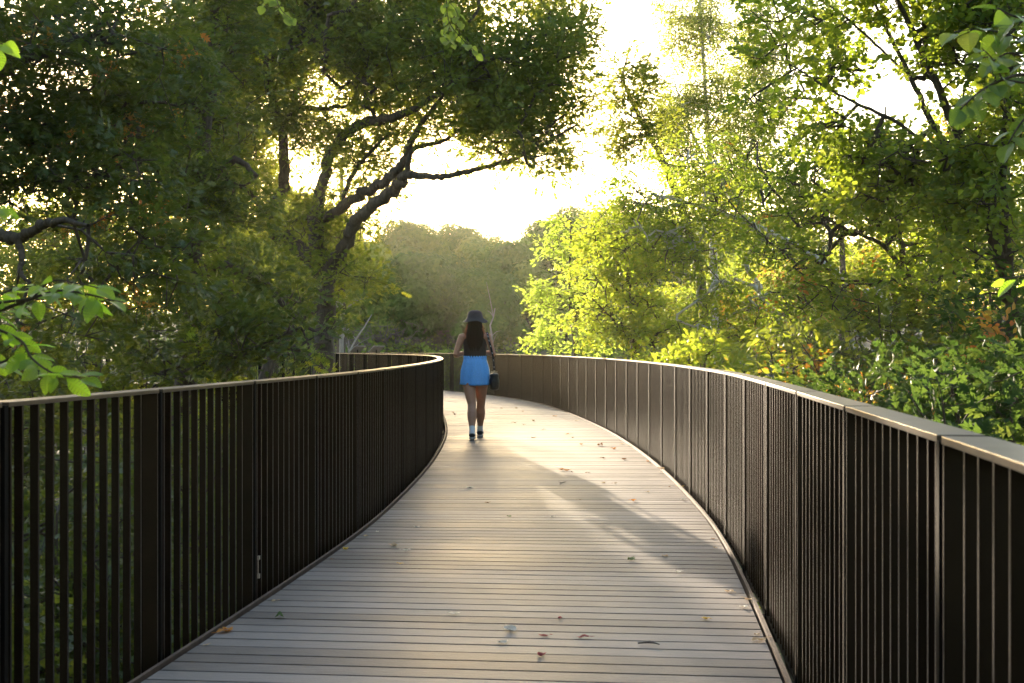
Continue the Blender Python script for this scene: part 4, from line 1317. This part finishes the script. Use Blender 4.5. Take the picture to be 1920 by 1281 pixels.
rows = [(0, .02, 1.075, .148, .094), (0, .02, 1.11, .145, .094), (0, .02, 1.16, .145, .096), (0, .018, 1.22, .149, .102), (0, .015, 1.27, .157, .104), (0, .012, 1.31, .160, .10), (0, .006, 1.34, .148, .094), (0, .003, 1.37, .132, .086), (0, .001, 1.40, .112, .074), (0, .002, 1.425, .082, .064)]
V, Q = ring_loft(rows, 40)
m_ = MB(); m_.add(V, Q)
o = m_.build('tank_top', M['black'], woman, smooth=True)
so = o.modifiers.new('cloth', 'SOLIDIFY'); so.thickness = .005; so.offset = 1
ss = o.modifiers.new('sub', 'SUBSURF'); ss.levels = ss.render_levels = 1

# skirt with waistband gathers, side stripes and a curved hem
def skirt_fn(q, a, i, n):
    f = i / (n - 1)
    gather = .0035 * np.sin(a * 26) * (1 if i in (0, 1, 2, 3) else max(0, .8 - f * 2))
    fold = .008 * np.sin(a * 5 + 1 + f * 2) * f ** 1.3 + .005 * np.sin(a * 11 + 2.2 * f) * f
    r_ = 1 + (gather + fold) / .17
    c = q[:, :2].mean(0)
    q[:, :2] = c + (q[:, :2] - c) * r_[:, None]
    q[:, 2] += .006 * np.sin(a - .3) * f ** 3 + .004 * np.cos(2 * a) * f ** 3
    return q


rows = [(0, .02, 1.125, .151, .098), (0, .02, 1.115, .154, .1), (0, .02, 1.095, .155, .101), (0, .02, 1.078, .154, .101), (0, .02, 1.07, .159, .106), (0, .024, 1.02, .172, .118), (0, .027, .97, .186, .13), (0, .028, .92, .194, .137), (0, .028, .86, .196, .138), (0, .028, .80, .196, .138), (0, .028, .76, .197, .139), (0, .028, .735, .198, .14)]
n = 96
V, Q = ring_loft(rows, n, skirt_fn)
m_ = MB()
col = (np.arange(len(Q)) % n)
ang = col / n * 360
mi = (np.minimum(np.abs(ang - 352), np.abs(ang - 188)) < 6) & (np.arange(len(Q)) // n >= 4)
m_.add(V, Q[~mi], mi=0)
m_.add(V, Q[mi], mi=1)
o = m_.build('skirt', [M['blue'], M['stripe']], woman, smooth=True)
so = o.modifiers.new('cloth', 'SOLIDIFY'); so.thickness = .004; so.offset = 1

# hair: long straight mass falling behind the shoulders
def hair_fn(q, a, i, n):
    f = i / (n - 1)
    w = .004 * np.sin(a * 17 + i * .15) + .003 * np.sin(a * 31 + 1)
    c = q[:, :2].mean(0)
    d_ = q[:, :2] - c
    q[:, :2] = c + d_ * (1 + w / .1)[:, None]
    if f > .85:
        q[:, 2] += .03 * np.sin(a * 9) * (f - .85) / .15
    return q


rows = [(0, .0, 1.655, .03, .03), (0, .0, 1.64, .07, .075), (0, -.004, 1.60, .088, .10), (0, -.008, 1.55, .094, .103), (0, -.02, 1.50, .099, .092), (0, -.035, 1.45, .108, .08), (0, -.052, 1.40, .112, .066), (0, -.068, 1.36, .112, .053),
        (0, -.078, 1.32, .106, .045), (0, -.083, 1.285, .098, .040), (0, -.086, 1.255, .086, .034), (0, -.086, 1.232, .07, .026), (0, -.084, 1.215, .05, .014)]
V, Q = ring_loft(rows, 72, hair_fn)
m_ = MB(); m_.add(V, Q)
hair = m_.build('hair', M['hair'], woman, smooth=True)
g = np.random.default_rng(8)
m_ = MB()
for k in range(46):
    sx = g.choice([-1, 1], p=[.6, .4])
    a0 = np.array([sx * g.uniform(.075, .10), g.uniform(-.06, .07), g.uniform(1.50, 1.58)])
    e = a0 + np.array([sx * g.uniform(.0, .055), g.uniform(-.04, .02), -g.uniform(.08, .32)])
    mid = (a0 + e) / 2 + np.array([sx * g.uniform(.005, .03), 0, 0])
    c = catmull(np.array([a0, mid, e]), 5)
    m_.tube(c, np.linspace(.0016, .0006, len(c)), 4, caps=False)
for k in range(4):
    a0 = np.array([-.10, .0, 1.42]); e = np.array([-.20 - .015 * k, -.05, 1.375 + .008 * k])
    c = catmull(np.array([a0, (a0 + e) / 2 + (0, 0, -.015), e]), 5)
    m_.tube(c, np.linspace(.002, .0008, len(c)), 4, caps=False)
m_.build('loose_strand', M['fly'], hair, smooth=True)

# bucket hat
def hat_fn(q, a, i, n):
    if i >= 5 and i <= 9:
        f = (min(i, 7) - 4) / 3
        q[:, 2] += (.011 * np.sin(a * 3 + .6) + .007 * np.sin(a * 5 + 2)) * f
    return q


rows = [(0, .01, 1.742, .012, .012), (0, .01, 1.739, .05, .06), (0, .01, 1.728, .080, .092), (0, .01, 1.705, .095, .108), (0, .01, 1.650, .107, .118), (0, .008, 1.628, .116, .126), (0, .006, 1.606, .145, .155), (0, .004, 1.582, .178, .186),
        (0, .004, 1.578, .176, .184), (0, .006, 1.601, .142, .152), (0, .008, 1.624, .110, .121)]
V, Q = ring_loft(rows, 48, hat_fn)
m_ = MB(); m_.add(V, Q)
o = m_.build('bucket_hat', M['hat'], woman, smooth=True)
ss = o.modifiers.new('sub', 'SUBSURF'); ss.levels = ss.render_levels = 1

# socks and shoes
for (hip, knee, ankle) in (LK, RK):
    kn, an = np.array(knee), np.array(ankle)
    d = (kn - an) / np.linalg.norm(kn - an)
    m_ = MB()
    pts = [an + d * t for t in (-.06, -.03, 0, .04, .075, .088, .096, .104,   .116, .13, .142, .156, .18)]
    m_.tube(pts, [.042, .042, .040, .039, .040, .041, .041, .041, .042, .043, .044, .045, .047], 20)
    q = np.vstack(m_.Q)
    ringi = np.arange(len(q)) // 20
    m2 = MB(); dark = np.isin(ringi, (5, 7, 9))
    m2.add(m_.V[0], q[~dark], np.vstack(m_.T), 0)
    m2.add(m_.V[0], q[dark], (), 1)
    m2.build('sock', [M['sock'], M['black']], woman, smooth=True)
    m_ = MB()
    z0 = an[2] - .055
    m_.tube([an + (0, -.062, -.048), an + (0, -.05, -.044), an + (0, -.01, -.040), an + (0, .05, -.035), an + (0, .11, -.055), an + (0, .17, -.062), an + (0, .195, -.066)],
            [(.022, .022), (.038, .028), (.043, .032), (.044, .032), (.047, .026), (.04, .02), (.02, .01)], 18, ref=(0, 0, 1))
    sh = m_.build('shoe', M['shoe'], woman, smooth=True)
    m_ = MB()
    zz = an[2] - .105 if False else 0.0
    bot, topz = an[2] - .105, an[2] - .066
    m_.tube([an + (0, -.075, (bot + topz) / 2 - an[2]), an + (0, -.06, (bot + topz) / 2 - an[2]), an + (0, 0, (bot + topz) / 2 - an[2]), an + (0, .09, (bot + topz) / 2 - an[2]), an + (0, .17, (bot + topz) / 2 - an[2]), an + (0, .205, (bot + topz) / 2 - an[2] + .005)],
            [(.025, .018), (.04, .0195), (.043, .0195), (.048, .0195), (.042, .017), (.02, .012)], 18, ref=(0, 0, 1))
    m_.build('sole', M['sole'], sh, smooth=True)

# shoulder bag on a patterned strap
bx = np.array([WX + .262, WY - .02, .66])
bag = thing('shoulder_bag', 'black cylindrical camera pouch hanging from a black and white strap at her right hip', 'bag', bx)
V, Q = ring_loft([(0, 0, .0, .02, .02), (0, 0, .002, .042, .042), (0, 0, .014, .058, .057), (0, 0, .045, .066, .064), (0, 0, .095, .069, .066), (0, 0, .14, .066, .063), (0, 0, .168, .056, .054), (0, 0, .178, .058, .056), (0, 0, .20, .062, .060), (0, 0, .218, .056, .054), (0, 0, .23, .038, .037), (0, 0, .235, .01, .01)], 28)
m_ = MB(); m_.add(V, Q); pouch = m_.build('pouch', M['leather'], bag, smooth=True)
m_ = MB(); m_.box((0, -.07, .09), (.03, 0, 0), (0, .008, 0), (0, 0, .05)); o = m_.build('pocket', M['leather'], pouch)
bv = o.modifiers.new('b', 'BEVEL'); bv.width = .006; bv.segments = 2
m_ = MB(); m_.box((0, 0, .247), (.046, 0, 0), (0, .008, 0), (0, 0, .003)); m_.box((0, 0, .262), (.012, 0, 0), (0, .006, 0), (0, 0, .014)); m_.build('buckle', M['bracket'], bag)
top_s = np.array([WX + .165, WY + .0, 1.432]) - bx
c = catmull(np.array([(0, -.012, .268), (-.012, -.045, .42), (-.045, -.075, .58), (-.078, -.075, .70), (-.092, -.04, .768), top_s, (-.085, .07, .745), (-.05, .10, .62), (-.03, .10, .48), (-.01, .05, .36), (0, .010, .268)]), 10)
t = np.gradient(c, axis=0); t /= np.linalg.norm(t, axis=1)[:, None]
side = np.cross(t, np.array([0, 1., .25])); side /= np.linalg.norm(side, axis=1)[:, None] + 1e-9
for i in range(1, len(side)):
    if side[i] @ side[i - 1] < 0:
        side[i] *= -1
nn = np.cross(side, t)
w, th = .013, .002
V = np.stack([c + side * w + nn * th, c - side * w + nn * th, c - side * w - nn * th, c + side * w - nn * th], 1).reshape(-1, 3)
q, mi = [], []
for i in range(len(c) - 1):
    for k in range(4):
        q.append((i * 4 + k, i * 4 + (k + 1) % 4, (i + 1) * 4 + (k + 1) % 4, (i + 1) * 4 + k))
m_ = MB(); m_.add(V, q); m_.build('strap', M['black'], bag)
m_ = MB()
for i in range(3, len(c) - 2, 6):
    for sgn in (1, -1):
        p = c[i] + nn[i] * sgn * .0032
        m_.box(p, side[i] * .0035, t[i] * .011, nn[i] * .0012)
m_.build('strap_dash', M['stripe'], bag)['kind'] = 'stuff'

# ------------------------------------------------------------------ fallen leaves and twigs on the boards
def dead_leaf_mat(name, c):
    return leaf_mat(name, [(0, tuple(v * .8 for v in c)), (1, tuple(min(1, v * 1.15) for v in c))], [(0, c), (1, c)], .3, .6, 20)


FM = {'yellow': dead_leaf_mat('leaf_yellow', (.85, .50, .04)), 'tan': dead_leaf_mat('leaf_tan', (.66, .46, .26)), 'pale': dead_leaf_mat('leaf_pale', (.80, .74, .62)), 'red': dead_leaf_mat('leaf_red', (.30, .04, .04)),
      'brown': dead_leaf_mat('leaf_brown', (.22, .10, .035)), 'green': dead_leaf_mat('leaf_green', (.09, .16, .03)), 'orange': dead_leaf_mat('leaf_orange', (.7, .28, .04))}


def fallen(px, py, col, size, label, seed, shape='leaf', group='fallen leaves on the boardwalk'):
    g = np.random.default_rng(seed)
    Y = F * CZ / (py - HY); x = (px - CX) / F * Y
    name = 'fallen_leaf'
    if shape == 'twig':
        m_ = MB(); a = g.uniform(-.5, .5)
        c = np.array([(-.5, 0, .006), (-.1, .06, .010), (.25, -.02, .012), (.5, .05, .006)]) * np.array([size, size, 1])
        m_.tube(c, [.003, .004, .0035, .002], 6)
        m_.tube([c[1], c[1] + np.array([.12, .2, .004]) * np.array([size, size, 1])], [.003, .0015], 5)
        o = m_.build('twig', M['twig']); cat = 'twig'
    else:
        V, T = leaf_detail(g.uniform(.5, .75), 8, .03, g.uniform() < .5)
        V = V.copy(); V[:, 0] -= .5
        cu = g.uniform(.5, 1.5)
        V[:, 2] = .35 * cu * V[:, 0] ** 2 + 1.1 * cu * V[:, 1] ** 2 * np.sign(g.uniform(-.15, 1)) + .05 * np.sin(V[:, 0] * 9 + seed)
        V[:, 2] -= V[:, 2].min()
        V *= size
        V[:, 2] += .003
        m_ = MB(); m_.add(V, (), T)
        m_.tube([V[0], V[0] + np.array([-.28 * size, .05 * size, .0])], [.0012, .0008], 4, caps=False)
        if shape == 'pair':
            V2 = V @ np.array([[math.cos(1.9), math.sin(1.9), 0], [-math.sin(1.9), math.cos(1.9), 0], [0, 0, 1.25]]) * .8 + (size * .3, size * .2, .004)
            m_.add(V2, (), T)
        o = m_.build('fallen_leaf', FM[col]); cat = 'leaf'
    o.location = (x, Y, 0); o.rotation_euler = (0, 0, g.uniform(0, 6.28))
    return tag(o, label, cat, group)


LV = [(648, 1031, 'yellow', .062, 'curled yellow leaf on the boards near the inner railing'), (738, 1025, 'tan', .07, 'curled tan leaf, largest of the three by the curled yellow leaf'), (762, 1034, 'pale', .06, 'pale leaf just right of the curled tan leaf'),
      (752, 1058, 'yellow', .034, 'tiny yellow leaf below the curled tan leaf'), (782, 989, 'pale', .055, 'pale leaf above the curled tan leaf, away from the inner railing'), (707, 998, 'pale', .045, 'small pale leaf beside the foot of the inner railing'),
      (420, 1186, 'orange', .075, 'orange spotted leaf against the inner edge strip'), (524, 1159, 'green', .06, 'small green leaf near the orange spotted leaf'), (852, 1153, 'pale', .055, 'flat pale leaf alone left of the middle of the near boards'),
      (958, 1184, 'pale', .085, 'large flat pale leaf in the middle of the near boards'), (944, 1206, 'pale', .06, 'pale leaf just below the large flat pale leaf'), (1020, 1193, 'red', .05, 'dark red leaf right beside the large flat pale leaf'),
      (1093, 1197, 'red', .062, 'red leaf furthest right of the red ones on the near boards'), (1015, 1231, 'red', .05, 'red leaf nearest to the camera'), (1050, 1161, 'red', .04, 'dark red leaf lying on a board joint above the other red ones'),
      (1322, 1162, 'yellow', .045, 'golden brown leaf standing on edge near the outer railing'), (1423, 1203, 'tan', .08, 'wavy tan leaf close to the outer edge strip'), (1410, 1127, 'tan', .085, 'tan leaf caught against the outer edge strip'),
      (1247, 1044, 'tan', .055, 'curled tan leaf right of the middle of the path'), (1272, 1075, 'pale', .055, 'pale thin leaf below the curled tan leaf right of the middle'), (1183, 1051, 'green', .06, 'greenish sprig of leaf left of the curled tan leaf right of the middle'),
      (1188, 940, 'orange', .07, 'orange brown leaf on its own in the shade right of the middle'), (1060, 883, 'orange', .12, 'large orange folded leaf at the edge of the sunlit boards'), (1073, 885, 'brown', .045, 'small brown leaf touching the large orange folded leaf'),
      (1101, 887, 'brown', .06, 'brown leaf right of the large orange folded leaf'), (1131, 906, 'tan', .07, 'tan leaf lying in the streak of sun'), (1153, 907, 'brown', .05, 'brown leaf right beside the tan leaf in the streak of sun'),
      (1277, 914, 'yellow', .07, 'yellow leaf against the outer edge strip halfway along'), (880, 916, 'pale', .075, 'pale leaf in the shade near the bend of the inner railing'), (913, 944, 'brown', .045, 'small dark leaf below the pale leaf near the bend'),
      (955, 969, 'green', .05, 'olive leaf in the middle of the shaded boards'), (1036, 970, 'pale', .045, 'pale leaf right of the olive leaf'), (1087, 938, 'brown', .04, 'small brown leaf left of the orange brown leaf'), (1215, 923, 'tan', .05, 'small tan leaf above the orange brown leaf')]
for i, (px, py, c, s_, lb) in enumerate(LV):
    fallen(px, py, c, s_, lb, 600 + i, 'pair' if i in (22, 6, 20) else 'leaf')
fallen(1216, 1210, 'brown', .09, 'short dark twig lying across a near board', 701, 'twig', 'twigs on the boardwalk')
fallen(1057, 907, 'brown', .2, 'dark twig below the large orange folded leaf', 702, 'twig', 'twigs on the boardwalk')
far_pts = [(1018, 806), (1000, 790), (980, 772), (963, 793), (983, 797), (1064, 815), (1073, 821), (1081, 790), (1090, 834), (1125, 836), (1180, 836), (1150, 842), (1000, 822), (968, 766), (850, 774), (853, 778), (940, 766), (1040, 781), (1130, 860), (1240, 880), (1215, 866), (1170, 862)]
for i, (px, py) in enumerate(far_pts):
    fallen(px, py, ('brown', 'tan', 'orange')[i % 3], .07 + .03 * (i % 2), 'tiny dry leaf scattered on the sunlit boards around the bend', 720 + i, group='dry leaves on the sunlit boards')

g = np.random.default_rng(909)
oc, ic = offset_curve(.03), offset_curve(WIDTH - .03)
for i in range(16):
    c = oc if i < 11 else ic
    yy = 5.2 + (g.uniform(0, 1) ** 1.3) * 14
    q = c[int(np.argmin(np.abs(c[:400, 1] - yy)))]
    side_ = 'outer' if i < 11 else 'inner'
    q = q + np.array([-1 if i < 11 else 1, 0]) * g.uniform(.02, .09)
    fallen(CX + F * q[0] / q[1], HY + F * CZ / q[1], ('tan', 'pale', 'brown', 'tan')[i % 4], g.uniform(.03, .055), 'small dry leaf blown against the ' + side_ + ' edge strip', 760 + i, group='dry leaves caught along the ' + side_ + ' edge strip')

# ------------------------------------------------------------------ air
haze_m = bpy.data.materials.new('haze')
haze_m.use_nodes = True
nt = haze_m.node_tree
nt.nodes.clear()
out = node(nt, 'ShaderNodeOutputMaterial')
pv = node(nt, 'ShaderNodeVolumePrincipled')
pv.inputs['Color'].default_value = (1.0, .95, .80, 1)
pv.inputs['Density'].default_value = .00022
pv.inputs['Anisotropy'].default_value = .75
nt.links.new(pv.outputs[0], out.inputs['Volume'])
mb = MB(); mb.box((0, 135, 10), (250, 0, 0), (0, 205, 0), (0, 0, 15))
tag(mb.build('haze', haze_m), kind='stuff')

# ------------------------------------------------------------------ light, sky, camera
el = math.asin(sun_dir[2]); az = math.atan2(sun_dir[0], sun_dir[1])
w = bpy.data.worlds.new('World'); S.world = w; w.use_nodes = True
nt = w.node_tree
bg = nt.nodes['Background']
sky = node(nt, 'ShaderNodeTexSky'); sky.sky_type = 'NISHITA'
sky.sun_disc = False
sky.sun_elevation = el
sky.sun_rotation = az
sky.altitude = 100; sky.air_density = 1.0; sky.dust_density = 1.9; sky.ozone_density = 1.0
nt.links.new(sky.outputs[0], bg.inputs['Color'])
bg.inputs['Strength'].default_value = .15
sun = bpy.data.lights.new('sun', 'SUN'); sun.energy = 5.0; sun.angle = R(.5); sun.color = (1.0, .82, .60)
so = bpy.data.objects.new('sun', sun); COL.objects.link(so)
so.rotation_euler = Vector(-sun_dir).to_track_quat('-Z', 'Y').to_euler()
so.location = Vector(sun_dir) * 60

cam = bpy.data.cameras.new('camera')
co = bpy.data.objects.new('camera', cam); COL.objects.link(co)
co.location = (0, 0, CZ); co.rotation_euler = (R(90), 0, 0)
cam.sensor_width = 36; cam.lens = 36 * F / 1920
cam.shift_y = (HY - 640.5) / 1920
cam.clip_start = .05; cam.clip_end = 1500
cam.dof.use_dof = True; cam.dof.focus_distance = 15; cam.dof.aperture_fstop = 10
S.camera = co

S.view_settings.view_transform = 'Standard'; S.view_settings.look = 'None'
S.view_settings.exposure = 2.35; S.view_settings.gamma = 1
S.render.engine = 'CYCLES'
c = S.cycles
c.use_denoising = True
c.use_adaptive_sampling = False
try:
    c.denoiser = 'OPENIMAGEDENOISE'
except Exception:
    pass
c.max_bounces = 7; c.diffuse_bounces = 3; c.glossy_bounces = 3; c.transmission_bounces = 4; c.transparent_max_bounces = 6; c.volume_bounces = 0
c.sample_clamp_indirect = 1.5; c.sample_clamp_direct = 2.2
c.caustics_reflective = False; c.caustics_refractive = False
